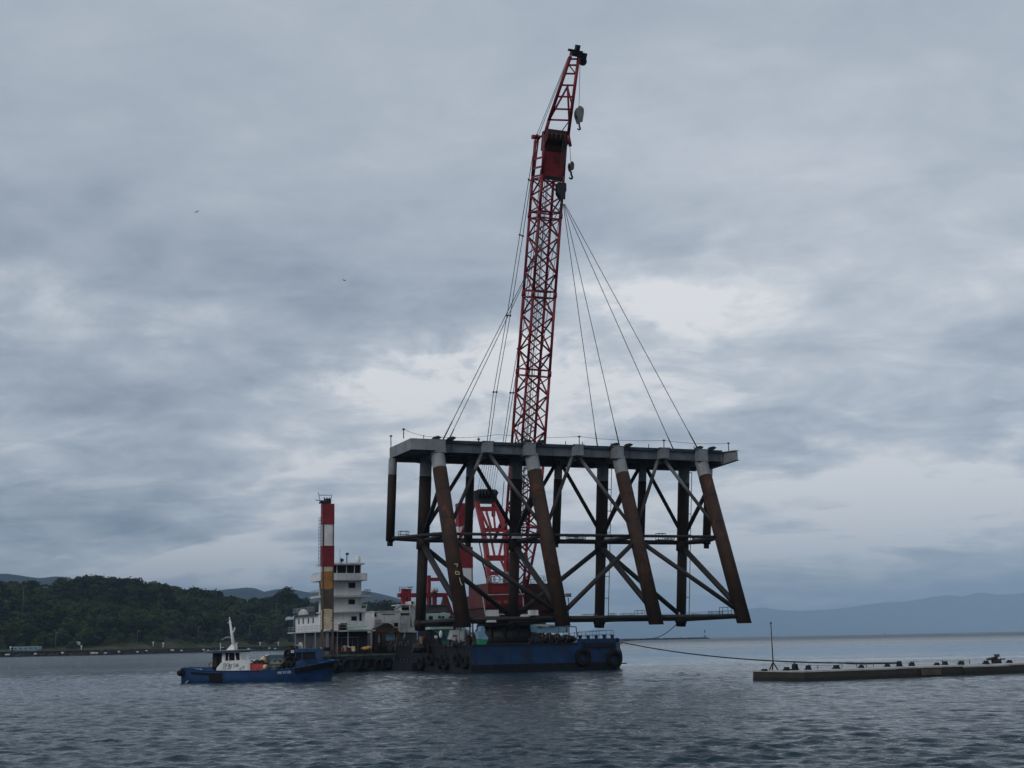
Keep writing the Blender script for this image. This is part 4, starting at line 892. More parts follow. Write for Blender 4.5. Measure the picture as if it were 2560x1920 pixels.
# floating bridle block, the ropes down to the frame and the pendants up to the boom head
bk = at(1228, 1146, 190); mb = MB(); mb.prism([bk + X_ * a + ZA * b for a, b in ((-1.5, .9), (1.5, .9), (1.45, -.2), (.9, -.55), (.3, -.35), (-.5, -.3), (-.9, -.5), (-1.4, -.2))], VA * .7); mb.build('bridle_block', M['black'], CRN)
mb = MB()
for k in range(8):
    o = -1.2 + k * .34; mb.tube(bk + X_ * (o * .9) - ZA * .2, p + X_ * o + ZA * .6, .028, n=5)
mb.build('bridle_rope', M['rope'], CRN)
pend = [[(1217, 1110), (1233.8, 980), (1267.6, 789), (1299.5, 587), (1322, 449), (1337, 345)], [(1223.5, 1110), (1241.5, 980), (1275.5, 789), (1307, 590), (1327, 452), (1341, 346)],
        [(1257, 1110), (1276, 982), (1294.5, 872), (1316, 725), (1343, 520), (1358, 400)], [(1263, 1110), (1283, 982), (1300, 872), (1322, 725), (1349, 520), (1364, 400)]]
pe = [PA, PA + UA * .25, bp(BL - 4, -.4, -dd - .1), bp(BL - 4, -.1, -dd - .1)]
PP = []
for pl, en in zip(pend, pe):
    a = at(*pl[0], 189.5); pts = [bk + UA * UA.dot(a - bk) * .5 + ZA * .6 if pl[0][0] > 1240 else a - ZA * 1.2]
    pts = [a - ZA * 1.3]
    for x, y in pl[:-1]:
        t = (1110 - y) / (1110 - 345); pts.append(at(x, y, 189.5 + (en.y - 189.5) * t))
    pts.append(en); PP.append(pts); MB().path(pts, .05, 6).build('pendant', M['rope'], CRN)
mb = MB()
for A_, B_, ks in ((PP[0], PP[1], (2, 3, 4, 5)), (PP[2], PP[3], (2, 3))):
    for k in ks:
        a, b = A_[k], B_[k]; d = (b - a).normalized()
        mb.tube(a - d * .15, b + d * .15, .07, n=6); mb.ball(a, .15, 8, 6); mb.ball(b, .15, 8, 6)
mb.build('pendant_clamp', M['black'], CRN)
for a, b in [((250, 870), (300, 1030)), ((475, 90), (455, 350)), ((528, 110), (512, 385))]:
    MB().tube(at(*rq(*a), 186), at(*rq(*b), 188), .05, n=6).build('guy_rope', M['rope'], CRN)
MB().tube(at(*rq(230, 700), 187), at(*rq(300, 1050), 187), .09, n=6).build('hydraulic_hose', M['black'], CRN)
# ---- hook blocks
def hook(mb, c, k=1.0):
    pts = [c + ZA * a * k + UA * b * k for a, b in ((.3, 0), (0, 0), (-.25, .12), (-.42, .05), (-.42, -.15), (-.28, -.26))]
    for i in range(5): mb.tube(pts[i], pts[i + 1], .10 * k, .10 * k if i < 4 else .03, 8)
def block(name, sx0, sx1, sy0, sy1, Y, label, mat, rope_to, hk, nrope=2, prof=None):
    c = at((sx0 + sx1) / 2, (sy0 + sy1) / 2, Y); w_ = (at(sx1, sy0, Y) - at(sx0, sy0, Y)).length / 2; h = (at(sx0, sy0, Y) - at(sx0, sy1, Y)).length / 2
    t = thing(name, label, 'hook block', c - ZA * h, 'hook blocks hanging from the crane')
    pr = prof or [(-.35, 1), (.45, 1), (.95, .7), (.95, .2), (.5, -.95), (-.3, -1), (-.95, -.1), (-.9, .5)]
    mb = MB()
    for s in (-1, 1): mb.prism([c + UA * a * w_ + ZA * b * h + VA * (s * .38 - .05) for a, b in pr], VA * .1)
    mb.build('cheek_plate', M[mat], t)
    mb = MB()
    for k in range(3): mb.tube(c - VA * (.26 - .2 * k) + ZA * h * .1, c - VA * (.14 - .2 * k) + ZA * h * .1, w_ * .85, n=18)
    mb.build('sheave', M['black'], t)
    mb = MB(); hook(mb, c - ZA * (h + .35 * hk), hk); mb.build('hook', M['black'], t)
    mb = MB()
    for k in range(nrope):
        o = (k - (nrope - 1) / 2) * w_ * .5; q = rope_to + UA * o * .6; mb.tube(c + UA * o + ZA * h * .4, q, .035, n=6)
    mb.build('hoist_rope', M['rope'], t)
    return c, h
jt = JT + JR * 1.25
block('hook_block', 1437, 1458, 268, 308, JT.y, 'pale grey hook block hanging from the jib tip, the biggest of the two small hooks', 'blockgrey', Vector((at(1451, 160, JT.y).x, JT.y, jt.z)), 1.1, 1)
y2 = JB.y - .6
block('hook_block', 1422, 1433, 405, 428, y2, 'small black hook hanging on one wire below the jib foot', 'brownp', at(1423.5, 345, y2), 1.3, 1, [(-.5, .9), (.5, .9), (1, .3), (.8, -.6), (.2, -1), (-.2, -1), (-.8, -.6), (-1, .3)])
ym = bp(BL, 0, dd + 1.5).y
hc, hh = block('hook_block', 1391, 1414, 459, 500, ym, 'heavy black main hook block gathering the sling wires', 'black', bp(BL - .3, .7, dd + 1.5), .9, 4, [(-1, 1), (1, 1), (1, .1), (.75, -.2), (.65, -1), (-.1, -1), (-1, -.3)])
# ---- slings from the main hook to the jacket deck
hk = hc - ZA * (hh + .5) + UA * .25
front = [pt(UA.dot(fp(1103 * 1.0, 1094, SM)), SD + .5, ZT + .2), pt(legs_u[1], SD + .5, ZT + .2), fp(1549, 1109, SM), fp(1746, 1120, SM)]
back = [fp(1112, 1095, SB), pt(UC[1] - .4, SB, ZT), fp(1495.5, 1113, SB), fp(1690, 1122, SB)]
names = ['at the left end', 'left of the middle', 'right of the middle', 'at the right end']
for row, lab in ((front, 'front'), (back, 'back')):
    for i, p_ in enumerate(row):
        p_ = Vector((p_.x, p_.y, ZT + .05)); a = hk + UA * (.12 * (i - 1.5)) - VA * (.1 if lab == 'front' else -.1)
        mb = MB().path([a, p_], .042, 6); d = (a - p_).normalized(); mb.tube(p_, p_ + d * 2.6, .085, .07, 8)
        t = mb.build('sling', M['rope'], loc=p_); tag(t, 'steel sling wire from the main hook to the %s deck girder %s' % (lab, names[i]), 'sling', 'sling wires holding the steel jacket')
# ------------------------------------------------------------------ blue crane barge
def qs(x, y): return (700 + x * .1688, 1380 + y * .1688)
def s5(x, y): return (900 + x * .15674, 1440 + y * .15674)
BC = at(1560, 1660, 169.5); UB1 = UA.dot(BC); SBF = VA.dot(BC); UB0 = UB1 - 19.3; SBB = SBF + 52
BG = thing('crane_barge', 'big dark blue steel barge carrying the red crane', 'barge', pt((UB0 + UB1) / 2, (SBF + SBB) / 2, 0))
DZ = 3.12
mb = MB(); sh = []
def loop(z, ins, bow):
    return [pt(UB0 + ins, SBF + bow, z), pt(UB1 - .9 - ins, SBF + bow, z), pt(UB1 - ins, SBF + .9 + bow, z), pt(UB1 - ins, SBB, z), pt(UB0 + ins, SBB, z)]
L0, L1_, L2_ = loop(-1.2, .1, .4), loop(.85, 0, 0), loop(DZ, 0, 0)
n = 5
for A_, B_, mi in ((L0, L1_, 1), (L1_, L2_, 0)):
    for k in range(n): mb.add([A_[k], A_[(k + 1) % n], B_[(k + 1) % n], B_[k]], [(0, 1, 2, 3)], 1 if k == 4 else mi)  # left side takes the dark material, its shade put into the colour
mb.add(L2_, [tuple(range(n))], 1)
# plating ribs and a rubbing band
for k in range(12):
    u = UB0 + .8 + k * 1.55; mb.ubox(u, u + .05, SBF - .012, SBF + .02, .5, DZ - .3, 0)
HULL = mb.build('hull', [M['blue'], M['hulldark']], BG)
mb = MB(); mb.ubox(UB0 + .3, UB1 - 6.0, SBF - .10, SBF, DZ - .16, DZ + .02); mb.ubox(UB0 - .1, UB0 + .0, SBF, SBB, DZ - .2, DZ + .02); mb.ubox(UB0 - .12, UB0, SBF, SBB, 1.0, 1.25); mb.build('rubbing_strake', M['hulldark'], BG)
# raised bulwark at the right end, low at the bow
mb = MB(); mb.ubox(UB1 - 6.0, UB1 - 1.0, SBF + .02, SBF + .14, DZ, DZ + .45); mb.ubox(UB1 - .14, UB1 - .02, SBF + 1, SBF + 9, DZ, DZ + .45)
for k in range(7): mb.ubox(UB1 - 5.7 + k * .75, UB1 - 5.62 + k * .75, SBF + .14, SBF + .5, DZ, DZ + .4)
mb.build('bulwark', M['blue'], BG)
mb = MB(); a = pt(UB1 - 8, SBF + 3, DZ); mb.rails([pt(UB1 - 7, SBF + .8, DZ + .1), pt(UB1 - 1.2, SBF + .8, DZ + .4), pt(UB1 - .3, SBF + 2, DZ + .4), pt(UB1 - .3, SBF + 12, DZ + .4)], 1.0, .022, every=1.9); mb.build('railing', M['hulldark'], BG)
mb = MB()
for k in range(5):
    u = UB1 - 5.4 + k * 1.05; mb.tube(pt(u, SBF + .5, DZ), pt(u, SBF + .5, DZ + .75), .2, n=10); mb.tube(pt(u, SBF + .5, DZ + .75), pt(u, SBF + .5, DZ + .85), .28, n=10)
mb.build('bollard_row', M['hulldark'], BG)
mb = MB(); mb.ubox(UB1 - 5.2, UB1 - 1.2, SBF - .28, SBF - .02, DZ - .55, DZ - .05); mb.ubox(UB1 - 1.0, UB1 + .35, SBF - .05, SBF + .8, .55, .68); mb.build('fender_beam', M['hulldark'], BG)
# tyre fenders
TY = MB().torus((0, 0, 0), VA, .62, .26, 20, 10)
def tyres(spots, label, group):
    first = None
    for p, sc, rz in spots:
        if first is None:
            q = MB().torus(p, VA, .62, .26, 20, 10); q.tube(p + ZA * .6, p + ZA * 1.6, .03, n=5); first = q.build('tyre_fender', M['rubber'], loc=p); o = first
        else: o = first.copy(); COL.objects.link(o); o.location = p
        o.scale = (sc, 1.15, sc); o.rotation_euler = (0, 0, rz); tag(o, label, 'tyre fender', group)
tyres([(pt(UB1 - 5.4, SBF - .22, 1.45), 1.2, 0)], 'large black tyre hung on the blue bow face of the crane barge', 'tyres on the bow of the blue barge')
tyres([(pt(UB1 + .22, SBF + 2.2, 1.35), 1.45, math.pi / 2)], 'large black tyre at the right hand corner of the blue barge', 'corner tyre of the blue barge')
tyres([(pt(UB1 - 1.35, SBF - .22, 1.2), 1.2, 0)], 'black tyre on the bow face right beside the barge corner', 'tyres on the bow of the blue barge')
tyres([(pt(UB0 - .25, SBF + 1.5 + k * 3.1 + .6 * math.sin(k * 4), 1.2 + .25 * math.sin(k * 2.1)), .95 + .12 * math.sin(k * 3), math.pi / 2) for k in range(6)], 'black tyre fender on the shaded left side of the blue barge', 'tyres along the left side of the blue barge')
# ------------------------------------------------------------------ low work barge on the left
WC = at(784, 1650, 183.5); UW0, SWF = UA.dot(WC), VA.dot(WC); UW1 = UB0 - .5; SWB = SWF + 30; WZ = 2.12
WB = thing('work_barge', 'low faded blue barge with rubbish strewn deck under the white ship bridge', 'barge', pt((UW0 + UW1) / 2, (SWF + SWB) / 2, 0))
mb = MB(); mb.ubox(UW0, UW1, SWF, SWB, .3, WZ, 0); mb.ubox(UW0 + .1, UW1 - .1, SWF + .15, SWB, -1, .3, 1); mb.build('hull', [M['bluegrey'], M['hulldark']], WB)
mb = MB(); mb.ubox(UW0 - .05, UW1, SWF - .12, SWF - .002, WZ - .2, WZ + .05); mb.build('deck_edge', M['deckgreen'], WB)
mb = MB(); mb.ubox(UW0 - .3, UW0 + 4.2, SWF - .35, SWF - .13, WZ - .8, WZ - .25); mb.build('rubbing_strake', M['hulldark'], WB)
tyres([(pt(UW0 + 1.3 + k * 1.05 + .2 * math.sin(k * 3.1), SWF - .42, .85 + .15 * math.sin(k * 1.7)), 1.05 + .15 * math.sin(k * 2.3), .15 * math.sin(k)) for k in range(9)], 'black tyre fender hung along the front of the low work barge', 'tyres along the low work barge')
# floating fender raft and dark pontoon between the two hulls
mb = MB(); fx0 = UW1 - .6; mb.ubox(fx0, fx0 + 2.4, SWF - 9, SWF - .3, -.6, .75); mb.ubox(fx0 + .2, fx0 + 2.2, SWF - 8.8, SWF - .6, .75, 1.0)
for k in range(6): mb.tube(pt(fx0 + .15, SWF - 8.3 + k * 1.5, .2), pt(fx0 + .15, SWF - 8.3 + k * 1.5, 1.5), .12, n=6)
t = mb.build('fender_raft', M['hulldark'], loc=pt(fx0, SWF - 4, 0)); tag(t, 'dark floating fender raft between the low barge and the blue barge', 'raft')
# ------------------------------------------------------------------ striped spud posts
def spud(cu, s_, w, d_, zt, zb, bands, label, loc, ladder=True):
    t = thing('spud_post', label, 'spud post', pt(cu, s_, zb))
    mats = ['redspud', 'white', 'cream', 'orange', 'brownp', 'framebr']
    mb = MB()
    for z0, z1, mname in bands:
        fr = 'framebr' if mname in ('cream', 'orange', 'brownp') else mname
        ins = .14 if mname != 'redspud' else .0
        if mname == 'redspud': mb.ubox(cu - w / 2 - .04, cu + w / 2 + .04, s_ - .03, s_ + d_, z0, z1, 0)
        else:
            mb.ubox(cu - w / 2 + .2, cu + w / 2 - .16, s_ + .04, s_ + d_ - .05, z0 + .02, z1 - .02, mats.index(mname))
            mb.ubox(cu - w / 2 + .01, cu - w / 2 + .12, s_ + .3, s_ + d_ - .06, z0 + .02, z1 - .02, mats.index(mname))
    mb.build('striped_face', [M[k] for k in mats], t)
    mb = MB(); zr = bands[0][1]
    for a in (-1, 1):
        for b in (0, 1): mb.ubox(cu + a * w / 2 - (.2 if a < 0 else 0), cu + a * w / 2 + (0 if a < 0 else .16) + (.0), s_ + b * (d_ - .2), s_ + b * (d_ - .2) + .2, zb, zr - .1) if False else mb.ubox(cu + a * (w / 2 - .09) - .09, cu + a * (w / 2 - .09) + .09, s_ + b * (d_ - .2), s_ + b * (d_ - .2) + .2, zb, zr - .1)
    mb.build('corner_frame', M['framebr'], t)
    return t
su0, sz0 = uz(806, 1500, SWF + 1.6); su1, _ = uz(834.5, 1500, SWF + 1.6); scu = (su0 + su1) / 2; sw = su1 - su0; SS = SWF + 1.6
def zq(y): return fp(820, 1200 + y * .30145, SS)[2]
bands = [(zq(a), zq(b), m_) for a, b, m_ in [(366, 196, 'redspud'), (545, 366, 'white'), (715, 545, 'redspud'), (760, 715, 'cream'), (829, 762, 'orange'), (900, 831, 'orange'), (1070, 902, 'brownp'), (1138, 1072, 'cream'), (1166, 1140, 'cream'), (1240, 1168, 'cream')]]
sp = spud(scu, SS, sw, .95, zq(196), WZ, bands, 'tall square post banded red white and orange in front of the white ship bridge', None)
mb = MB(); z = zq(196)
mb.ubox(scu - sw / 2 - .3, scu + sw / 2 - .4, SS, SS + .9, z + .05, z + .35); mb.ubox(scu - sw * .2, scu + sw * .22, SS + .2, SS + .7, z + .35, z + .7)
c = [pt(scu - sw / 2 - .45, SS - .1, z + .35), pt(scu + sw / 2 - .5, SS - .1, z + .35), pt(scu + sw / 2 - .5, SS + 1, z + .35)]
mb.tube(c[0], c[0] + ZA * 1.1 - UA * .2, .04, n=5); mb.tube(c[1], c[1] + ZA * .9 + UA * .15, .04, n=5); mb.tube(c[0] + ZA * .75 - UA * .1, c[1] + ZA * .75, .04, n=5); mb.tube(c[0] - UA * .6 + ZA * .1, c[0] + UA * .5, .05, n=5)
for k in range(3): mb.tube(pt(scu - .5 + k * .35, SS + .3, z + .3), pt(scu - .5 + k * .35, SS + .3, z + .85), .09, n=6)
mb.build('top_winch', M['black'], sp)
mb = MB(); x = scu - sw / 2 - .42; mb.tube(pt(x, SS + .4, zq(700)), pt(x, SS + .4, zq(305)), .035, n=5); mb.tube(pt(x + .22, SS + .4, zq(700)), pt(x + .22, SS + .4, zq(305)), .03, n=5)
for k in range(14): mb.tube(pt(x, SS + .4, zq(700 - k * 28)), pt(x + .22, SS + .4, zq(700 - k * 28)), .025, n=4)
mb.build('ladder', M['dgrey'], sp)
p2 = at(1165, 1400, 205); u2, s2 = UA.dot(p2), VA.dot(p2)
def z2(y): return fp(1165, y, s2)[2]
w2 = 37 / 3500 * 205 * .95
spud(u2, s2, w2, 1.4, z2(1256), 1, [(z2(1419), z2(1367), 'redspud'), (z2(1315), z2(1256), 'redspud'), (z2(1367), z2(1315), 'white'), (z2(1500), z2(1419), 'white')][0:1] + [(z2(1315), z2(1258), 'redspud'), (z2(1367), z2(1315), 'white'), (z2(1460), z2(1419), 'white')], 'red and white banded post behind the crane, half hidden by the hanging frame', None)
# ------------------------------------------------------------------ white ship bridge on the work barge
SFc = SWF + 5.6
def fu(sx, sy, u):
    d = ray(sx, sy); t = (u - UA.dot(EYE)) / UA.dot(d); return EYE + d * t
def bu(q): return uz(*qs(q, 600), SFc)[0]
def bz(q): return fp(*qs(1000, q), SFc)[2]
BU0 = uz(818, 1500, SFc)[0]; BU1 = bu(1205)
BR = thing('ship_bridge', 'white multi storey ship bridge with balconies and dark windows', 'deckhouse', pt((BU0 + BU1) / 2, SFc, WZ))
DT = 4.6
Zr1, Zr0, Zw0, Zp1, Zp0, Z20, Z2f, Z10, Z00, Zl1, Zsl = bz(163), bz(186), bz(312), bz(318), bz(426), bz(640), bz(668), bz(884), bz(1020), bz(1020), bz(1162)
mb = MB()
mb.ubox(BU0, BU1, SFc, SFc + DT, Z2f, Zp0 + .1); mb.ubox(BU0, BU1 + .02, SFc - .02, SFc + DT, Z10, Z2f - .02); mb.ubox(BU0, BU1 - .25, SFc + .15, SFc + 18.4, Zsl, Z10 - .14)
mb.ubox(BU1 + .1, BU1 + .5, SFc + .1, SFc + .35, Zl1, Z10); wl_ = mb.build('wall', M['white'], BR)
mb = MB(); mb.ubox(BU0 - .95, BU1 + .5, SFc - 1.15, SFc + DT + .6, Zp0, Zp0 + .1); mb.ubox(BU0 - 1.05, BU1 + 1.1, SFc - .85, SFc + DT + .7, Z2f - .04, Z20); mb.ubox(BU0 - .2, BU1 + .55, SFc - .4, SFc + DT + .6, Z10 - .12, Z10 + .05)
mb.ubox(BU0 - 1.1, BU1 + .9, SFc - 3.6, SFc + 18.6, Zsl - .16, Zsl); mb.build('deck_slab', M['white2'], BR)
# parapets of the upper gallery, thin plates with posts inside
mb = MB(); a0, a1, b0, b1 = BU0 - .95, BU1 + .5, SFc - 1.15, SFc + DT + .6
mb.ubox(a0, a1, b0, b0 + .06, Zp0 + .1, Zp1); mb.ubox(a0, a0 + .06, b0 + .06, b1, Zp0 + .1, Zp1 - .05); mb.ubox(a1 - .06, a1, b0 + .06, b1, Zp0 + .1, Zp1); mb.build('parapet', M['white'], BR)
mb = MB(); mb.ubox(bu(835), BU1 + .75, SFc - .55, SFc - .48, Zsl, Zl1 - .04); mb.ubox(BU1 + .69, BU1 + .75, SFc - .48, SFc + 3, Zsl, Zl1 - .2); mb.build('parapet', M['white'], BR)
# wheelhouse
wz0, wz1 = Zp1 - .05, Zr0; wu0, wu1 = BU0 + .1, BU1 - .02
mb = MB(); mb.ubox(wu0, wu1, SFc + .1, SFc + 3.6, Zp0 + .1, wz0 + .06); mb.ubox(wu0, wu1, SFc + .1, SFc + 3.6, wz1 - .1, wz1)
for u in (wu0 + .05, wu0 + (wu1 - wu0) * .27, wu0 + (wu1 - wu0) * .56, wu0 + (wu1 - wu0) * .80, wu1 - .06): mb.ubox(u - .06, u + .06, SFc + .1, SFc + .22, wz0, wz1)
for s in (.1, 1.3, 2.4, 3.5): mb.ubox(wu0, wu0 + .1, SFc + s, SFc + s + .12, wz0, wz1); mb.ubox(wu1 - .1, wu1, SFc + s, SFc + s + .12, wz0, wz1)
wh = mb.build('wheelhouse', M['white'], BR)
mb = MB(); mb.ubox(wu0 + .04, wu1 - .04, SFc + .16, SFc + 3.5, wz0 + .07, wz1 - .11); mb.build('window', M['glass'], wh)
mb = MB(); mb.ubox(BU0 - .55, BU1 + .35, SFc - .55, SFc + 4.2, Zr0, Zr1); mb.build('roof', M['white'], BR)
for (x0, y0, x1, y1, so) in [(1014, 456, 1112, 532, 0), (1014, 702, 1109, 774, -.02), (1061, 955, 1139, 1018, .15)]:
    ua, ub = bu(x0), bu(x1); za, zb = bz(y1), bz(y0)
    mb = MB(); mb.ubox(ua - .06, ub + .06, SFc + so - .035, SFc + so - .004, za - .06, zb + .06); f = mb.build('window', M['white2'], BR)
    MB().ubox(ua, ub, SFc + so - .05, SFc + so - .036, za, zb).build('pane', M['glass'], f)
MB().ubox(BU1 - .22, BU1 + .08, SFc + .2, SFc + .3, Zl1 - .3, Z10 - .15).build('doorway', M['glass'], BR)
# railings of the side galleries and lower roof
mb = MB(); z = Z20
mb.rails([pt(BU0 - 1.0, SFc - .8, z), pt(BU0 - 1.0, SFc + DT + .5, z)], bz(560) - z, .025, every=.7); mb.rails([pt(BU1 + .2, SFc - .8, z), pt(BU1 + 1.05, SFc - .8, z), pt(BU1 + 1.05, SFc + 2.5, z)], bz(560) - z, .025, every=.4)
mb.rails([pt(BU0 - .9, SFc - 1.1, Zp1), pt(BU0 - .9, SFc + DT, Zp1)], .12, .02)
mb.rails([pt(BU0 - .45, SFc + DT + .8, Z10 - .1), pt(BU0 - .45, SFc + 18.4, Z10 - .1)], .95, .03, every=.8); mb.rails([pt(BU0 + 1.1, SFc + 18.4, Z10 - .1), pt(BU0 - .45, SFc + 18.4, Z10 - .1)], .95, .03)
mb.build('railing', M['greyst'], BR)
mb = MB(); mb.ubox(BU0 - .4, BU0 + .25, SFc + 4.8, SFc + 18.5, Z10 - .3, Z10 - .1); mb.build('deck_slab', M['dgrey'], BR)
MB().ball(pt(BU0 + .5, VA.dot(fu(*qs(295, 830), BU0)), Z10 - .05), .75, 14, 8, (1, 1, 1.1)).build('life_raft_drum', M['white'], BR)
# dark openings along the left side
for k in range(4):
    s = VA.dot(fu(*qs((280, 345, 422, 492)[k], 1000), BU0)); a = MB(); h = .30; c = pt(BU0 - .012, s, Z10 - .95); a.prism([c + VA * x + ZA * y for x, y in ((-.42, -.4), (.42, -.4), (.42, .25), (.22, .42), (-.22, .42), (-.42, .25))], UA * .05); a.build('porthole', M['glass'], BR)
mb = MB(); mb.ubox(BU0 - .02, BU0 + .01, SFc + 1, SFc + DT - .5, Z2f + .3, Zp0 - .3); mb.build('side_panel', M['brownp'], BR)
mb = MB(); mb.ubox(BU0 - .06, BU0 - .02, SFc + .2, SFc + 1.5, Z10 + .3, Z2f - .25); mb.build('side_screen', M['white'], BR)
# open deck below: posts, back wall, canopy
for q, s in [(525, -1), (640, -3.4), (852, -3.4), (1010, -3.4), (1352, -3.4), (1240, 2)]:
    u, _ = uz(*qs(q, 1250), SFc + s); MB().ubox(u - .06, u + .06, SFc + s, SFc + s + .12, WZ, Zsl - .16).build('post', M['greyst'], BR)
for q in (232, 372):
    p_ = fu(*qs(q, 1250), BU0 - .9); s = VA.dot(p_); MB().ubox(BU0 - .96, BU0 - .84, s, s + .2, WZ, Zsl - .16).build('post', M['greyst'], BR)
MB().ubox(BU0 - .9, BU0 - .55, SFc - 3.2, SFc - 2.9, WZ, Zsl - .16).build('post', M['greyst'], BR)
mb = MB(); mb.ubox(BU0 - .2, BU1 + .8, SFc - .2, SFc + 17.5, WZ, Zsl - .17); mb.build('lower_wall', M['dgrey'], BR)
ca, cb_ = uz(*qs(1010, 1140), SFc - 3.7)[0], uz(*qs(1362, 1140), SFc - 3.7)[0]
mb = MB(); mb.prism([pt(ca, SFc - 3.7, Zsl + .02), pt(cb_, SFc - 3.7, Zsl + .02), pt(cb_, SFc - .6, bz(1112)), pt(ca, SFc - .6, bz(1112))], ZA * .07); mb.build('canopy', M['palegreen'], BR)
mb = MB(); z = Zsl; u = UA.dot(fp(*qs(190, 1100), SFc + 10)); mb.rails([pt(BU0 - 1.05, SFc + 18.4, z), pt(BU0 - 1.05, SFc + 1, z), pt(BU0 - 1.0, SFc - 3.4, z), pt(bu(990), SFc - 3.5, z)], .72, .025, every=.9); mb.build('railing', M['greyst'], BR)
mb = MB(); mb.ubox(bu(815), bu(890), SFc - 2.8, SFc - 1.8, Zsl, Zsl + .8)
for k in range(5): mb.tube(pt(bu(820) + .2 * k, SFc - 2.9, Zsl), pt(bu(820) + .2 * k, SFc - 2.9, Zsl + .95), .09, n=6)
mb.build('deck_winch', M['rustst'], BR)
mb = MB()
for k in range(6): mb.ubox(BU0 + .4 + k * .75, BU0 + .46 + k * .75, SFc - .28, SFc - .21, WZ + .5, WZ + 2.2)
mb.ubox(BU0 + .3, BU0 + 4.4, SFc - .3, SFc - .22, WZ + 2.2, WZ + 2.3); mb.build('rack', M['greyst'], BR)
mb = MB(); u = BU1 + .5
mb.tube(pt(BU1 + .2, SFc + .6, Z10 + .9), pt(BU1 + .95, SFc + .6, Z10 + .9), .08, n=6); mb.tube(pt(BU1 + .95, SFc + .6, Z10 + .95), pt(BU1 + .75, SFc + .6, Z10 + .05), .06, n=6); mb.ubox(BU1 + .05, BU1 + .6, SFc + .1, SFc + 1.2, Z10 + .06, Z10 + .45); mb.build('boat_davit', M['white'], BR)
# antennas on the roof
mb = MB(); zr = Zr1
c = pt(bu(940), SFc + 1.2, zr); mb.tube(c, c + ZA * .75, .09, n=8); mb.box(c + ZA * .45 + UA * .1, UA, VA, ZA, .2, .15, .18); c = pt(bu(1018), SFc + 1, zr); mb.tube(c, c + ZA * 1.25, .07, n=8); mb.ball(c + ZA * 1.3 + UA * .06, .2, 10, 6, (1.3, 1, .8)); c = pt(bu(930), SFc + 1.6, zr); mb.tube(c, c + ZA * 1.9, .02, n=4); mb.build('antenna', M['black'], BR)
mb = MB(); c = pt(bu(1190), SFc + 1.2, zr); mb.tube(c, c + ZA * .95, .34, .30, 14); mb.ball(c + ZA * .95, .30, 14, 6, (1, 1, .7), half=True); mb.tube(c - UA * .28, c - UA * .28 + ZA * 1.1, .05, n=6); mb.tube(c + UA * .3, c + UA * .34 + ZA * .9, .04, n=6); mb.build('radar_dome', M['white'], BR)
mb = MB(); c = pt(BU0 - .2, SFc + 3, zr); mb.tube(c, c + ZA * 1.0, .03, n=5); mb.tube(c + ZA * .8 - UA * .25, c + ZA * .8 + UA * .25, .03, n=5); mb.ball(c + ZA * 1.0, .09, 8, 5); mb.build('mast_light', M['white2'], BR)
# flag on the left of the bridge
fa = at(735, 1543, 196); fb = at(713, 1546.5, 196.3); t = thing('flag', 'pale blue flag blowing from the left end of the white bridge', 'flag', fa - ZA * 2)
MB().tube(fa - ZA * 3.2, fa + ZA * .25, .04, n=6).build('staff', M['greyst'], t)
mb = MB(); nn = 8; vs = []
for k in range(nn + 1):
    p = lerp(fa, fb, k / nn) + VA * (.12 * math.sin(k * 1.3)) - ZA * (.05 * math.sin(k * .9))
    vs += [p + ZA * .14, p - ZA * (.22 + .06 * k / nn), p + ZA * .14 + VA * .015, p - ZA * (.22 + .06 * k / nn) + VA * .015]
mb.add(vs, [(4 * k, 4 * k + 1, 4 * k + 5, 4 * k + 4) for k in range(nn)] + [(4 * k + 2, 4 * k + 6, 4 * k + 7, 4 * k + 3) for k in range(nn)], 0, True); mb.build('cloth', M['flag'], t)
# ------------------------------------------------------------------ grey deckhouses and red gantry behind
def blockpx(mb, x0, y0, x1, y1, s, d, f=s5, mi=0):
    ua, za = uz(*f(x0, y1), s); ub, zb = uz(*f(x1, y0), s); mb.ubox(ua, ub, s, s + d, za, zb, mi); return ua, ub, za, zb
SG = SWF + 16
GH_ = thing('grey_deckhouse', 'boxy grey white deckhouse with lifeboat davit left of the first column', 'deckhouse', fp(*s5(440, 820), SG))
mb = MB(); b_ = blockpx(mb, 228, 565, 645, 900, SG, 5); blockpx(mb, 645, 590, 882, 900, SG + .6, 5); blockpx(mb, 660, 470, 790, 590, SG + .8, 3); blockpx(mb, 815, 400, 885, 590, SG + 1.2, 3); mb.build('wall', M['white2'], GH_)
mb = MB(); ua, ub, za, zb = b_; mb.ubox(ua - .1, ub + .1, SG - .1, SG + 5, zb, zb + .1); u, z = uz(*s5(660, 465), SG); mb.ubox(u - .3, u + 1.9, SG + .3, SG + 4, z - .02, z + .12); mb.build('roof', M['white2'], GH_)
mb = MB(); blockpx(mb, 350, 602, 555, 615, SG - .06, .05); blockpx(mb, 648, 592, 800, 625, SG + .54, .05); mb.build('shade_rail', M['dgrey'], GH_)
for a in [(232, 590, 262, 650), (545, 745, 605, 805), (822, 405, 850, 450), (670, 500, 780, 540)]:
    mb = MB(); blockpx(mb, *a, SG - .05 if a[0] < 640 else SG + .7, .04); mb.build('window', M['glass'], GH_)
mb = MB(); blockpx(mb, 655, 635, 740, 760, SG + .54, .05); mb.build('door', M['white'], GH_)
mb = MB(); blockpx(mb, 245, 690, 345, 730, SG - .5, .3); blockpx(mb, 250, 745, 325, 815, SG - .4, .3); mb.build('locker', M['greyst'], GH_)
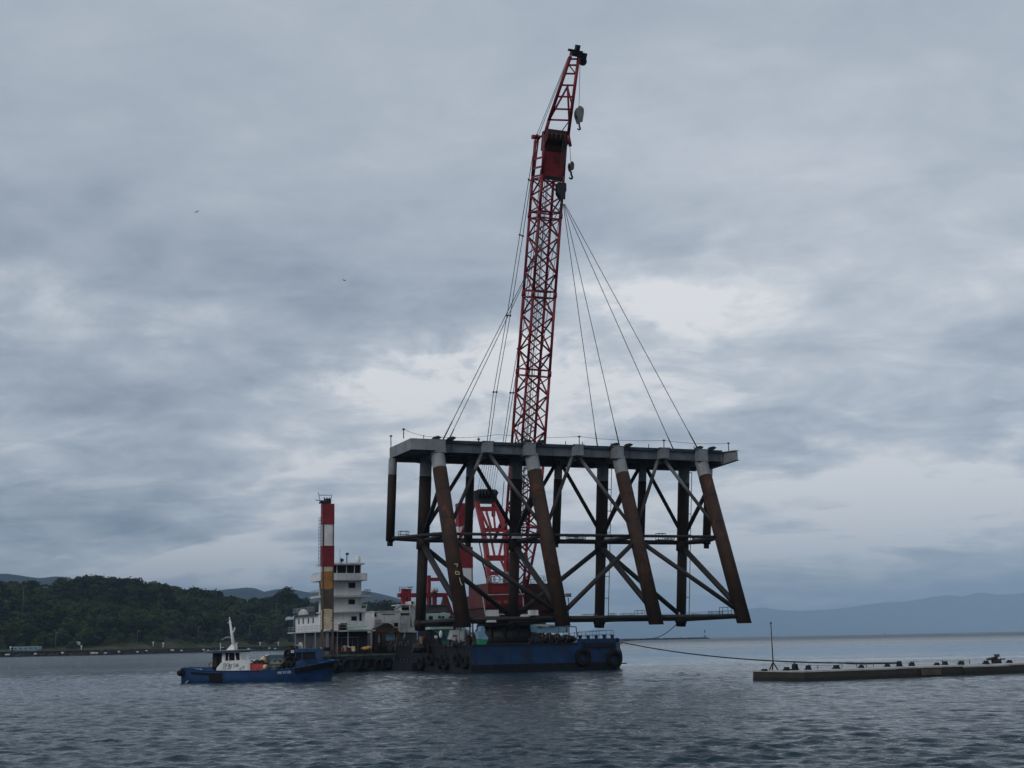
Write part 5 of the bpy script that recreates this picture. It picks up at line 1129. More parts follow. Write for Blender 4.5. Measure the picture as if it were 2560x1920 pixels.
mb = MB(); pz = [s5(550, 530), s5(590, 515), s5(650, 465), s5(700, 460)]; mb.path([fp(*q, SG) for q in pz], .12, 8); mb.path([fp(*s5(x, y), SG) for x, y in ((550, 545), (570, 540), (640, 545))], .07, 6); a = fp(*s5(795, 470), SG); b = fp(*s5(815, 810), SG); mb.tube(a, b, .12, n=8); mb.build('davit', M['greyst'], GH_)
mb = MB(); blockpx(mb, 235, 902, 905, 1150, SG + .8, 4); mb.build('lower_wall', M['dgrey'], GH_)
mb = MB(); blockpx(mb, 415, 905, 590, 1030, SG + .72, .05); blockpx(mb, 290, 915, 355, 1060, SG + .72, .05); mb.build('pale_door', M['paleblue'], GH_)
G2 = thing('pale_deckhouse', 'low pale green white deckhouse behind the first raked leg', 'deckhouse', fp(*s5(1250, 700), SG + 1))
mb = MB(); blockpx(mb, 1080, 590, 1440, 735, SG + 1, 5); blockpx(mb, 1200, 635, 1510, 735, SG - .2, 1.0); mb.build('wall', M['palegreen'], G2)
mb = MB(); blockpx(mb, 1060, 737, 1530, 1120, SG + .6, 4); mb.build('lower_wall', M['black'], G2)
mb = MB(); blockpx(mb, 1075, 465, 1395, 585, SG + 1.4, 4); mb.build('upper_house', M['dgrey'], G2)
for a in [(1100, 640, 1190, 700), (1250, 640, 1290, 672), (1305, 640, 1345, 672), (1420, 640, 1500, 680)]:
    mb = MB(); blockpx(mb, *a, SG - .25 if a[0] >= 1200 else SG + .94, .05); mb.build('window', M['glass'], G2)
mb = MB(); blockpx(mb, 1070, 455, 1400, 470, SG + 1.2, 4.4); mb.build('roof', M['brownp'], G2)
SR = SWF + 20
RG = thing('red_gantry', 'red steel gantry with platforms behind the grey deckhouse', 'gantry', fp(*s5(900, 600), SR))
mb = MB(); blockpx(mb, 625, 270, 1400, 340, SR, 1.0); blockpx(mb, 1085, 25, 1275, 80, SR, .8); mb.build('cross_beam', M['red'], RG)
for a in [(680, 200, 735, 800), (765, 205, 815, 800), (1095, 200, 1140, 800), (1185, 190, 1225, 800), (1085, -10, 1130, 265)]:
    mb = MB(); blockpx(mb, *a, SR - .05 if a[0] < 1090 else SR + .1, .9); mb.build('leg', M['red'], RG)
mb = MB(); q = [fp(*s5(x, y), SR) for x, y in ((1345, 335), (1400, 335), (1510, 640), (1440, 640), (1310, 460))]; mb.prism(q, VA * .8); mb.build('raking_leg', M['redd'], RG)
mb = MB(); blockpx(mb, 735, 205, 765, 235, SR, .7); blockpx(mb, 690, 290, 815, 460, SR + .3, .4); mb.build('plate', M['redd'], RG)
a = fp(*s5(628, 262), SR - .3); b = fp(*s5(828, 262), SR - .3); mb = MB(); mb.rails([a, b, b + VA * 1.5], 1.75 * .0 + fp(*s5(628, 180), SR)[2] - a.z, .035, every=1.6); mb.tube(lerp(a, b, .6) + ZA * .8, lerp(a, b, 1.2) + ZA * .82, .03, n=5); mb.build('railing', M['rustst'], RG)
mb = MB()
for x, y, r_ in ((1155, 225, .5), (1210, 215, .45), (1225, 240, .3)): c = fp(*s5(x, y), SR - .3); mb.tube(c - UA * .2, c + UA * .2, r_ * .7, n=10)
mb.build('pulley', M['white2'], RG)
MB().tube(fp(*s5(1125, 80), SR), fp(*s5(1125, 700), SR), .06, n=6).build('wire', M['rope'], RG)
# ------------------------------------------------------------------ deck machinery and clutter
def put(name, label, cat, parts, loc, group=None):
    t = thing(name, label, cat, loc, group)
    for nm, mb, mt in parts: mb.build(nm, M[mt], t)
    return t
# dark portal frame with humped winch
s = SWF + 4; mb = MB(); blockpx(mb, 235, 825, 605, 905, s, 1.2); blockpx(mb, 240, 900, 275, 1180, s, 1.0); blockpx(mb, 355, 905, 410, 1150, s, 1.0); blockpx(mb, 590, 880, 625, 1120, s, 1.0)
m2 = MB(); q = [fp(*s5(x, y), s) for x, y in ((245, 825), (300, 800), (360, 775), (385, 752), (450, 750), (510, 775), (545, 825))]; m2.prism(q, VA * 1.4)
m3 = MB(); blockpx(m3, 540, 810, 870, 832, s + .3, 1.5); 
for x in (608, 720): m3.path([fp(*s5(x, 835), s + .2), fp(*s5(x - 4, 930), s + .2), fp(*s5(x - 30, 1010), s + .2)], .07, 6)
put('winch_portal', 'rusty portal frame with a humped winch cover on the low barge deck', 'winch', [('portal_frame', mb, 'rustst'), ('winch_cover', m2, 'black'), ('walkway', m3, 'greyst')], fp(*s5(420, 1100), s))
def junk(name, label, cat, x0, y0, x1, y1, s, n_, mats, seed, f=s5, group=None):
    g = random.Random(seed); ua, za = uz(*f(x0, y1), s); ub, zb = uz(*f(x1, y0), s); t = thing(name, label, cat, pt((ua + ub) / 2, s, za), group)
    parts = {}
    for k in range(n_):
        u = g.uniform(ua, ub); hgt = (zb - za) * g.uniform(.25, 1) * (1 - .5 * abs((u - (ua + ub) / 2) / max(.01, (ub - ua) / 2)) ** 2); m_ = g.choice(mats); mb = MB(); parts.setdefault(m_, []).append(mb); ss = s + g.uniform(0, 1.4); w = (ub - ua) / n_ * g.uniform(.6, 1.5)
        kind = g.random()
        if 'heap' in name: mb.ball(pt(u, ss, za + hgt * .25), hgt * .34, 10, 7, (1.3, 1.1, .8), jit=.22)
        elif kind < .4: mb.box(pt(u, ss, za + hgt / 2), (UA + VA * g.uniform(-.4, .4)).normalized(), (VA - UA * g.uniform(-.3, .3)).normalized(), ZA, w / 2, g.uniform(.15, .5), hgt / 2)
        elif kind < .7: mb.tube(pt(u, ss, za), pt(u + g.uniform(-.5, .5), ss, za + hgt), g.uniform(.04, .16), n=8)
        elif kind < .85: mb.torus(pt(u, ss, za + hgt * .5), (UA * g.uniform(-1, 1) + VA + ZA * g.uniform(-.3, .3)), hgt * .35, hgt * .12, 12, 6)
        else: mb.ball(pt(u, ss, za + hgt * .4), hgt * .45, 9, 6, (1.3, 1, .8), jit=.15)
    nm = {'rustst': 'rusty_gear', 'black': 'black_gear', 'greyst': 'pipework', 'dgrey': 'dark_gear', 'white2': 'pale_box', 'redbox': 'red_case', 'wood': 'timber', 'orange': 'orange_sheet', 'yellow': 'yellow_sheet', 'net': 'net', 'brownp': 'brown_gear', 'cream': 'pale_plank', 'rubber': 'hose', 'bluegrey': 'blue_gear', 'paleblue': 'pale_sheet', 'teal': 'teal_gear', 'hulldark': 'dark_gear', 'redd': 'red_gear'}
    for m_, l_ in parts.items():
        if len(l_) <= 7:
            for q in l_: q.build(nm[m_], M[m_], t)
        else:
            mb = MB()
            for q in l_:
                o = len(mb.v); mb.v += q.v; mb.f += [tuple(i + o for i in f_) for f_ in q.f]; mb.mi += q.mi; mb.sm += q.sm
            mb.build(nm[m_], M[m_], t)
    return t
junk('deck_gear', 'jumble of pipes and pale boxes at the left end of the low barge', 'deck gear', 150, 1330, 470, 1440, SWF + 1, 16, ['greyst', 'white2', 'dgrey', 'rustst'], 3, qs)
junk('deck_gear', 'dark coiled hoses and gear at the foot of the striped post', 'deck gear', 540, 1360, 760, 1470, SWF + .8, 12, ['black', 'rubber', 'dgrey', 'greyst'], 4, qs)
junk('deck_gear', 'red cases and pale planks below the green canopy', 'deck gear', 860, 1370, 1160, 1475, SWF + .7, 18, ['redbox', 'redbox', 'cream', 'rustst', 'greyst', 'redd'], 5, qs)
junk('tarp_heap', 'heap of orange and yellow sheets on the low barge deck', 'tarp heap', 1235, 1340, 1385, 1450, SWF + .8, 16, ['yellow', 'orange', 'yellow', 'black'], 6, qs)
junk('deck_gear', 'rusty winches and chains right of the portal frame', 'deck gear', 440, 960, 860, 1190, SWF + 1.5, 26, ['rustst', 'black', 'brownp', 'dgrey', 'rustst'], 7)
junk('deck_gear', 'orange cloth and blue gear at the inner corner of the low barge', 'deck gear', 790, 1130, 920, 1190, SWF + .2, 7, ['orange', 'orange', 'bluegrey'], 8)
junk('deck_gear', 'black machinery crowded below the teal hopper', 'deck gear', 880, 920, 1330, 1230, SBF + 14, 34, ['black', 'rustst', 'hulldark', 'dgrey', 'black', 'wood'], 9)
junk('deck_gear', 'dark ropes and blocks on the blue barge near its left corner', 'deck gear', 1440, 990, 1850, 1130, SBF + 4, 22, ['black', 'rustst', 'wood', 'dgrey'], 10)
# teal hopper, white box, sheets
s = SBF + 12; q = [fp(*s5(x, y), s) for x, y in ((1130, 850), (1480, 850), (1430, 960), (1425, 1080), (1310, 1080), (1300, 960))]; mb = MB().prism(q, VA * 2.2); m2 = MB(); blockpx(m2, 1120, 808, 1485, 852, s - .15, 2.5)
m3 = MB(); blockpx(m3, 1250, 950, 1320, 1200, s + .2, 1.0); m4 = MB(); m4.ball(fp(*s5(1288, 930), s - .2), .32, 10, 8, (.7, .7, 1.5)); c = fp(*s5(1158, 972), s + 1)
m4.tube(c - VA * 1.3, c - VA * 1.2, .2, n=12)
put('hopper', 'teal steel hopper with pale rim on the blue barge', 'hopper', [('bin', mb, 'teal'), ('rim', m2, 'palegreen'), ('stand', m3, 'black'), ('float', m4, 'white')], fp(*s5(1370, 1080), s))
s = SBF + 7; mb = MB(); q = [fp(*s5(x, y), s) for x, y in ((1485, 862), (1580, 858), (1580, 1050), (1440, 1010))]; mb.prism(q, VA * 1.2); blockpx(mb, 1584, 880, 1652, 1015, s + .1, 1.2); m2 = MB()
for x, y, w, h in ((1487, 935, 6, 40), (1500, 945, 6, 30), (1515, 940, 6, 34), (1530, 935, 6, 40), (1545, 938, 6, 36), (1490, 940, 40, 5), (1520, 960, 30, 5), (1522, 985, 34, 5), (1530, 990, 5, 34)): blockpx(m2, x, y, x + w, y + h, s - .03, .025)
put('white_locker', 'white locker with black lettering beside the teal hopper', 'locker', [('case', mb, 'white2'), ('lettering', m2, 'black')], fp(*s5(1540, 1040), s))
mb = MB(); s2_ = SBF + 6; blockpx(mb, 1680, 860, 1700, 1150, s2_, .2); blockpx(mb, 1840, 900, 1855, 1150, s2_, .2); blockpx(mb, 1690, 905, 1860, 920, s2_, .2); blockpx(mb, 1690, 1000, 1860, 1010, s2_, .2)
put('rack_frame', 'dark pipe rack frame left of the pale blue sheet', 'rack', [('frame', mb, 'brownp')], fp(*s5(1770, 1150), s2_))
def r8(x, y): return (1120 + x * .1447, 1380 + y * .1447)
s = SBF + 3.5
def wrap(pts, d, f=r8):
    mb = MB(); mb.prism([fp(*f(x, y), s) for x, y in pts], VA * d); return mb
put('sheeted_pump', 'pale blue sheet wrapped round a pump with a green base', 'pump', [('blue_sheet', wrap([(570, 1290), (610, 1280), (645, 1335), (635, 1390), (700, 1490), (680, 1515), (540, 1505), (515, 1375), (560, 1370)], 1.0), 'paleblue'), ('green_base', wrap([(540, 1512), (690, 1512), (655, 1600), (535, 1605)], .9), 'green')], fp(*r8(600, 1600), s))
put('sheeted_davit', 'pale blue sheeted davit right of the black pedestal', 'davit', [('sheet', wrap([(1460, 1265), (1500, 1255), (1545, 1310), (1585, 1470), (1560, 1440), (1535, 1390), (1475, 1385), (1460, 1310)], .7), 'paleblue'), ('stand', wrap([(1490, 1390), (1540, 1400), (1555, 1570), (1510, 1575)], .6), 'bluegrey')], fp(*r8(1530, 1580), s))
# net heap, container and portal rail at the right of the bow
def px(x, y): return (x, y)
s = SBF + 2; ua, za = uz(1345, 1610, s); ub, zb = uz(1437, 1580, s); t = thing('net_heap', 'dark brown heap of nets on the bow of the blue barge', 'net heap', pt((ua + ub) / 2, s, za)); mb = MB(); g = random.Random(5)
for k in range(38):
    u = ua + (ub - ua) * g.random(); h = (zb - za) * (1 if u < ub - 1.0 else .6); mb.ball(pt(u, s + g.uniform(0, 1.6), za + h * g.uniform(.2, .72)), .45, 9, 6, (1.2, 1, .8), jit=.25)
mb.build('nets', M['hulldark'], t); mb = MB()
for k in range(9):
    u = ua + (ub - ua) * g.random(); mb.tube(pt(u, s - .1, za), pt(u + g.uniform(-.5, .5), s - .25, zb), .05, n=5)
mb.build('poles', M['wood'], t)
s = SBF + 5; mb = MB(); blockpx(mb, 1357, 1566, 1396, 1582, s, 2, px); blockpx(mb, 1398, 1566, 1421, 1582, s, 2, px); m2 = MB(); blockpx(m2, 1350, 1560, 1390, 1565.4, s - .2, 2.4, px)
put('cargo_container', 'pale blue white container behind the brown net heap', 'container', [('case', mb, 'paleblue'), ('roof', m2, 'white2')], fp(1389, 1582, s))
s = SBF + 2.5; mb = MB(); P_ = [fp(x, y, s) for x, y in ((1372, 1565), (1440, 1567), (1443, 1592))]; mb.path(P_, .06, 6); mb.tube(fp(1416.5, 1567, s), fp(1416.5, 1582, s), .06, n=6)
put('pipe_portal', 'thin pipe portal over the net heap', 'portal', [('pipe', mb, 'dgrey')], P_[1])
p = fp(1420.5, 1488, SBF + 8); mb = MB(); mb.tube(Vector((p.x, p.y, DZ)), p - ZA * .3, .06, n=6); m2 = MB(); m2.box(p, UA, VA, ZA, .32, .25, .22)
put('flood_light', 'flood light on a thin pole right of the second raked leg', 'flood light', [('pole', mb, 'dgrey'), ('lamp', m2, 'greyst')], Vector((p.x, p.y, DZ)))
# dark machinery filling the deck behind the pedestal
junk('deck_gear', 'dark winches right of the crane pedestal', 'deck gear', 1330, 1570, 1400, 1612, SBF + 9, 18, ['black', 'dgrey', 'rustst'], 13, px)
junk('deck_gear', 'black winches left of the crane pedestal', 'deck gear', 1170, 1560, 1225, 1612, SBF + 10, 18, ['black', 'dgrey', 'rustst'], 14, px)
junk('deck_gear', 'pale pipes and gear at the right end of the blue barge', 'deck gear', 1455, 1596, 1552, 1612, SBF + 1.2, 20, ['bluegrey', 'greyst', 'hulldark', 'white2'], 15, px)
# mooring lines
def rope(name, a, b, drop, r, label, mat='rope'):
    mb = MB().path(sag(a, b, drop, 24), r, 8); tag(mb.build(name, M[mat], loc=a), label, 'rope', None)
# ------------------------------------------------------------------ blue workboat
YAW = math.radians(-7)
BX = Vector((math.cos(YAW), math.sin(YAW), 0)); BY = Vector((-math.sin(YAW), math.cos(YAW), 0))
bo = at(449, 1702, 140.5); bo.z = 0
WBT = thing('workboat', 'small blue workboat with white wheelhouse and pale mast', 'boat', bo)
KX = .19439 / 3500 * 139.8 / math.cos(YAW)
def w(X, Y, y=0.0):
    """boat point: X, Y of the side view, y across the beam from the centre line (negative towards the viewer)"""
    return bo + BX * ((X - 100) * KX) + BY * (y + 1.9) + ZA * ((938 - Y) * .00776)
# hull from stations: X, sheer Y, half beam at deck, half beam at the waterline, keel rise
ST = [(95, 760, 1.55, 1.35), (170, 748, 1.75, 1.6), (400, 790, 1.9, 1.8), (700, 800, 1.95, 1.9), (1100, 800, 1.95, 1.85), (1400, 795, 1.9, 1.7), (1600, 775, 1.75, 1.35), (1780, 745, 1.45, .9), (1930, 715, 1.0, .45), (2040, 692, .5, .15), (2085, 685, .12, .02)]
mb = MB(); vs = []
def xrake(X, f): return X + (0 if X < 1500 else (f - 1) * (X - 1500) * .17)
rows = []
for X, Ys, hb, hw in ST:
    z0 = -.6; zs = (938 - Ys) * .00776; r_ = []
    for f, hwid in ((-.35, hw * .7), (0, hw), (.45, hw + (hb - hw) * .45), (1, hb)):
        z = zs * f if f >= 0 else z0
        for s in (1,):
            p = bo + BX * ((xrake(X, max(f, -.1)) - 100) * KX); r_.append((p, hwid, z))
    rows.append(r_)
nst = len(rows)
for sgn in (-1, 1):
    vs = []
    for r_ in rows:
        for p, h, z in r_: vs.append(p + BY * (1.9 + sgn * h) + ZA * z)
    fs = [(a * 4 + k, a * 4 + k + 1, (a + 1) * 4 + k + 1, (a + 1) * 4 + k) for a in range(nst - 1) for k in range(3)]
    if sgn > 0: fs = [tuple(reversed(f)) for f in fs]
    mb.add(vs, fs, 0, True)
tr = [rows[0][k][0] + BY * (1.9 - rows[0][k][1]) + ZA * rows[0][k][2] for k in range(4)]; tl = [rows[0][k][0] + BY * (1.9 + rows[0][k][1]) + ZA * rows[0][k][2] for k in range(4)]
mb.add(tr + tl, [(0, 1, 5, 4), (1, 2, 6, 5), (2, 3, 7, 6)])
HB_ = mb.build('hull', M['boatblue'], WBT)
mb = MB(); vs = []
for X, Ys, hb, hw in ST:
    d = .35 if 300 < X < 1550 else .12
    for s in (-1, 1): vs.append(bo + BX * ((X - 100) * KX) + BY * (1.9 + s * (hb - .03)) + ZA * ((938 - Ys) * .00776 - d))
mb.add(vs, [(2 * k, 2 * k + 1, 2 * k + 3, 2 * k + 2) for k in range(nst - 1)]); mb.build('deck', M['bluegrey'], WBT)
# gunwale line, black rubbing bands
def side(X):
    xs = [s[0] for s in ST]; return np.interp(X, xs, [s[2] for s in ST]), np.interp(X, xs, [s[1] for s in ST])
mb = MB()
for sg in (-1, 1): mb.path([bo + BX * ((X - 100) * KX) + BY * (1.9 + sg * side(X)[0]) + ZA * ((938 - side(X)[1]) * .00776 + .02) for X in np.linspace(95, 2085, 30)], .06, 6)
mb.build('gunwale', M['boatblue'], WBT)
def hullpt(X, Y, out=.04):
    hb, Ys = side(X); zs = (938 - Ys) * .00776; z = (938 - Y) * .00776; f = min(1, max(0, z / zs)); hw = np.interp(X, [s[0] for s in ST], [s[3] for s in ST])
    return bo + BX * ((xrake(X, f) - 100) * KX) + BY * (1.9 - (hw + (hb - hw) * f) - out) + ZA * z
def band(mb, pts, h, th=.10):
    n_ = len(pts); vs = []
    for X, Y in pts:
        for y in (Y - h / 2, Y + h / 2):
            a = hullpt(X, y, -.02); b = hullpt(X, y, th); vs += [a, b]
    fs = []
    for k in range(n_ - 1):
        o = 4 * k; fs += [(o, o + 1, o + 5, o + 4), (o + 2, o + 6, o + 7, o + 3), (o + 1, o + 3, o + 7, o + 5)]
    fs += [(0, 2, 3, 1), (4 * n_ - 4, 4 * n_ - 3, 4 * n_ - 1, 4 * n_ - 2)]; mb.add(vs, fs)
mb = MB(); band(mb, [(240, 812), (360, 822), (480, 830), (650, 835)], 24, .08); mb.build('rubbing_band', M['rubber'], WBT)
mb = MB(); band(mb, [(485, 880), (650, 880)], 95, .10); mb.build('fender_pad', M['rubber'], WBT)
mb = MB(); band(mb, [(1590, 812), (1700, 796), (1800, 780), (1900, 762), (1990, 745), (2060, 735)], 62, .12); mb.build('rubbing_band', M['rubber'], WBT)
mb = MB(); mb.tube(w(85, 812, -1.6), w(85, 812, 1.6), .30, n=14); mb.tube(w(85, 812, -1.6), w(140, 800, -1.95), .26, n=12); mb.tube(w(2068, 770, -.35), w(2095, 760, .2), .36, n=14); mb.tube(w(2040, 770, -.55), w(2068, 770, -.35), .36, n=14); mb.tube(w(2055, 825, -.25), w(2060, 825, .25), .28, n=14); mb.build('bow_fender', M['rubber'], WBT)
# blue stern housing
mb = MB(); mb.prism([w(165, 800, -1.5), w(172, 750, -1.5), w(210, 738, -1.5), w(505, 745, -1.5), w(510, 800, -1.5)], BY * 3.0); mb.build('stern_cover', M['boatblue'], WBT)
mb = MB()
for k in range(12): mb.box(w(190 + k * 16, 757 + k * 1.2, -1.53), BX, BY, ZA, .035, .012, .05 if k % 3 else .03)
mb.build('stern_lettering', M['flag'], WBT)
# name strokes on the bow flank, white on blue
mb = MB(); g = random.Random(3)
X = 1368
glyph = [[(0, 1), (0, 0)], [(0, 0), (12, 0)], [(12, 0), (12, .5)], [(0, .5), (12, .5)]], [[(0, 1), (0, 0)], [(0, 0), (6, .5)], [(6, .5), (13, 0)], [(13, 0), (13, 1)]], [[(0, 0), (14, 0)], [(7, 0), (7, 1)]], [[(0, 0), (12, 1)], [(12, 0), (0, 1)]], [[(0, 1), (0, 0)], [(0, 0), (11, 0)], [(11, 0), (11, .5)], [(0, .5), (11, .5)], [(4, .5), (12, 1)]], [[(0, 0), (0, 1)], [(0, 1), (12, 1)], [(12, 1), (12, 0)]], [[(0, 0), (0, 1)], [(0, 0), (10, .2)], [(10, .2), (10, .8)], [(0, 1), (10, .8)]], [[(0, 0), (0, 1)], [(0, 1), (12, 1)]]
for i, gl in enumerate([0, 1, 2, 3, 4, 5, 6, 7]):
    if i == 5: X += 8
    for (a, b) in glyph[gl]:
        pa = hullpt(X + a[0], 812 + (1565 - X) * .02 + a[1] * 30 - (X - 1368) * .06, .02); pb = hullpt(X + b[0], 812 + (1565 - X) * .02 + b[1] * 30 - (X - 1368) * .06, .02); mb.bar(pa, pb, .035, .055, BY)
    X += 22
mb.build('hull_lettering', M['flag'], WBT)
# white wheelhouse aft
WH = MB()
WH.prism([w(548, 800, -1.35), w(552, 760, -1.35), (w(600, 700, -1.35)), w(640, 672, -1.35), w(940, 660, -1.35), w(985, 700, -1.35), w(992, 800, -1.35)], BY * 2.7)
cab = WH.build('wheelhouse', M['white'], WBT)
mb = MB(); mb.prism([w(618, 690, -1.3), w(618, 572, -1.3), w(664, 572, -1.3), w(662, 672, -1.3)], BY * 2.6); mb.prism([w(700, 664, -1.25), w(700, 572, -1.25), w(708, 572, -1.25), w(708, 664, -1.25)], BY * 2.5); mb.prism([w(852, 664, -1.3), w(845, 572, -1.3), w(858, 572, -1.3), w(868, 664, -1.3)], BY * 2.6); mb.prism([w(786, 664, -1.3), w(782, 572, -1.3), w(790, 572, -1.3), w(806, 664, -1.3)], BY * .08)
mb.build('window_frame', M['white'], cab)
mb = MB(); mb.prism([w(664, 668, -1.2), w(664, 572, -1.2), w(846, 572, -1.2), w(852, 664, -1.2)], BY * 2.4); mb.build('window', M['glass'], cab)
mb = MB(); mb.prism([w(490, 745, -1.15), w(490, 572, -1.15), w(545, 572, -1.15), w(545, 745, -1.15)], BY * 2.3); mb.prism([w(548, 700, -.9), w(548, 572, -.9), w(616, 572, -.9), w(616, 690, -.9)], BY * 1.8); mb.build('aft_cabin', M['black'], WBT)
mb = MB(); mb.prism([w(382, 553, -1.75), w(400, 546, -1.75), w(880, 538, -1.75), w(886, 546, -1.75), w(850, 566, -1.75), w(480, 574, -1.75)], BY * 3.5); mb.build('cabin_roof', M['bluegrey'], WBT)
mb = MB(); mb.prism([w(388, 549, -1.8), w(402, 541, -1.8), w(880, 533, -1.8), w(886, 541, -1.8)], BY * 3.6); mb.build('roof_edge', M['greyst'], WBT)
mb = MB()
def st(x0, y0, x1, y1, wd=.05): mb.bar(w(x0, y0, -1.365), w(x1, y1, -1.365), .02, wd, BY)
for a in [(648, 700, 648, 780), (648, 700, 668, 700), (668, 700, 668, 780), (648, 735, 668, 735), (648, 778, 655, 778), (682, 708, 682, 745), (682, 716, 700, 700), (700, 700, 716, 712), (716, 712, 716, 770), (690, 738, 712, 728), (690, 765, 738, 770), (738, 770, 742, 730), (725, 715, 746, 712), (725, 712, 725, 750), (746, 712, 746, 750), (770, 708, 795, 706), (770, 708, 770, 728), (770, 728, 792, 728), (792, 728, 792, 750), (792, 750, 768, 750), (805, 708, 805, 750), (820, 704, 820, 752), (805, 728, 833, 726), (833, 706, 833, 752), (850, 775, 878, 755), (850, 775, 880, 778), (892, 755, 898, 740), (898, 740, 910, 735), (910, 735, 915, 755), (915, 755, 900, 770), (900, 770, 890, 758)]: st(*a)
mb.build('cabin_lettering', M['black'], cab)
mb = MB(); mb.prism([w(638, 538, -.55), w(690, 470, -.2), w(700, 450, -.1), w(735, 500, -.25), w(745, 536, -.55)], BY * 1.0); mb.tube(w(722, 536, .0), w(656, 150, 0), .20, .075, 10); mb.tube(w(630, 192, 0), w(684, 190, 0), .04, n=6); mb.ball(w(653, 132, 0), .07, 8, 6, (1, 1, 1.6)); mb.tube(w(708, 310, 0), w(728, 255, 0), .05, .07, 6); mb.tube(w(700, 300, 0), w(712, 310, 0), .09, n=6); mb.build('mast', M['white'], WBT)
mb = MB(); mb.tube(w(576, 540, -.8), w(574, 445, -.8), .045, n=6); mb.tube(w(580, 505, -.8), w(622, 500, -.8), .03, n=5); mb.ball(w(418, 534, -.9), .08, 8, 6); mb.build('antenna', M['white2'], WBT)
fa, fb = w(680, 380, 0), w(570, 405, -.3); mb = MB(); vs = []
for k in range(9):
    p = lerp(fa, fb, k / 8) + ZA * (.16 * math.sin(k / 8 * 3.1)) + BY * (.08 * math.sin(k * 1.5)); vs += [p + ZA * .05, p - ZA * .10 - BX * .02]
mb.add(vs, [(2 * k, 2 * k + 1, 2 * k + 3, 2 * k + 2) for k in range(8)], 0, True); mb.build('pennant', M['greyst'], WBT)
MB().torus(w(462, 720, -1.0), BX * .3 + BY, .24, .07, 16, 8).build('life_ring', M['wood'], WBT)
# forward cabin
mb = MB(); mb.prism([w(1545, 790, -1.2), w(1548, 700, -1.2), w(1640, 672, -1.2), w(1845, 660, -1.2), w(1850, 745, -1.0), w(1850, 790, -.9)], BY * 2.4)
mb.prism([w(1640, 672, -1.1), w(1640, 578, -1.1), w(1658, 578, -1.1), w(1658, 672, -1.1)], BY * 2.2); mb.prism([w(1826, 664, -1.1), w(1816, 578, -1.1), w(1826, 578, -1.1), w(1842, 662, -1.1)], BY * 2.2); mb.prism([w(1552, 690, -1.1), w(1560, 578, -1.1), w(1572, 578, -1.1), w(1564, 690, -1.1)], BY * 2.2)
fc = mb.build('forward_cabin', M['boatblue'], WBT)
mb = MB(); mb.prism([w(1560, 682, -1.02), w(1566, 580, -1.02), w(1818, 580, -1.02), w(1830, 664, -1.02), w(1640, 674, -1.02)], BY * 2.0); mb.build('window', M['glass'], fc)
mb = MB(); mb.prism([w(1545, 582, -1.25), w(1552, 545, -1.25), (w(1580, 535, -1.25)), w(1822, 537, -1.25), w(1826, 578, -1.25)], BY * 2.5); mb.build('cabin_roof', M['boatblue'], fc)
mb = MB(); mb.box(w(1532, 570, -1.3), BX, BY, ZA, .14, .03, .12); mb.build('number_plate', M['white'], fc)
mb = MB(); mb.box(w(1525, 570, -1.345), BX, BY, ZA, .02, .01, .07); mb.box(w(1538, 570, -1.345), BX, BY, ZA, .035, .01, .06); mb.build('plate_marking', M['dgrey'], fc)
mb = MB()
for x in (1690, 1790): mb.bar(w(x, 748, -1.23), w(x, 690, -1.23), .02, .03, BY)
mb.bar(w(1690, 700, -1.22), w(1790, 697, -1.22), .02, .03, BY); mb.build('hatch_seam', M['bluegrey'], fc)
mb = MB(); mb.prism([w(1870, 725, -.95), w(1885, 700, -.95), w(1965, 678, -.8), w(2005, 680, -.6), w(2062, 700, -.3), w(2070, 705, -.2), w(1990, 722, -.8)], BY * 1.0); mb.build('bow_tarp', M['tarpblue'], WBT)
# freight on the middle deck
def bt(name, label, cat, parts, loc, group=None):
    t = thing(name, label, cat, loc, group)
    for nm, q, mt in parts: q.build(nm, M[mt], t)
mb = MB(); mb.prism([w(1000, 800, -1.3), w(1000, 712, -1.3), w(1150, 710, -1.3), w(1150, 800, -1.3)], BY * 1.3); m2 = MB(); m2.prism([w(998, 714, -1.33), w(998, 704, -1.33), w(1152, 702, -1.33), w(1152, 713, -1.33)], BY * 1.36); m3 = MB(); m3.prism([w(1025, 792, -1.34), w(1025, 768, -1.34), w(1118, 766, -1.34), w(1118, 792, -1.34)], BY * .03)
bt('fish_box', 'big orange red deck box amidships on the blue workboat', 'box', [('case', mb, 'redbox'), ('lid', m2, 'redd'), ('panel', m3, 'redbox')], w(1075, 800, -.6))
mb = MB(); mb.tube(w(1158, 757, -1.15), w(1200, 757, -1.2), .24, n=16); m2 = MB(); m2.tube(w(1200, 757, -1.2), w(1216, 757, -1.2), .235, n=16); bt('drum', 'small drum lying on its side right of the red box', 'drum', [('barrel', mb, 'cream'), ('drum_end', m2, 'wood')], w(1185, 790, -1.1))
mb = MB(); mb.tube(w(1146, 795, .2), w(1146, 622, .2), .17, .16, 12); m2 = MB(); m2.tube(w(1146, 622, .2), w(1143, 605, .2), .19, .19, 12); bt('vent_pipe', 'brown vent pipe with a white cap behind the red box', 'vent pipe', [('pipe', mb, 'brownp'), ('cap', m2, 'white')], w(1146, 795, .2))
mb = MB(); mb.ball(w(1098, 665, .1), .30, 10, 8, (1, .8, 1), jit=.12); mb.ball(w(1095, 700, .2), .35, 10, 8, (1.1, .8, .9), jit=.12); bt('canvas_bundle', 'tan canvas bundle behind the red box', 'bundle', [('canvas', mb, 'cream')], w(1098, 720, .1))
mb = MB(); g = random.Random(8)
for k in range(7): mb.ball(w(1010 + k * 18, 692 - 6 * (k % 3), -.3), .14, 8, 6, (1.3, 1, .8), jit=.2)
bt('rope_coil', 'dark coiled rope lying on top of the red box', 'rope', [('coil', mb, 'black')], w(1060, 705, -.4))
mb = MB()
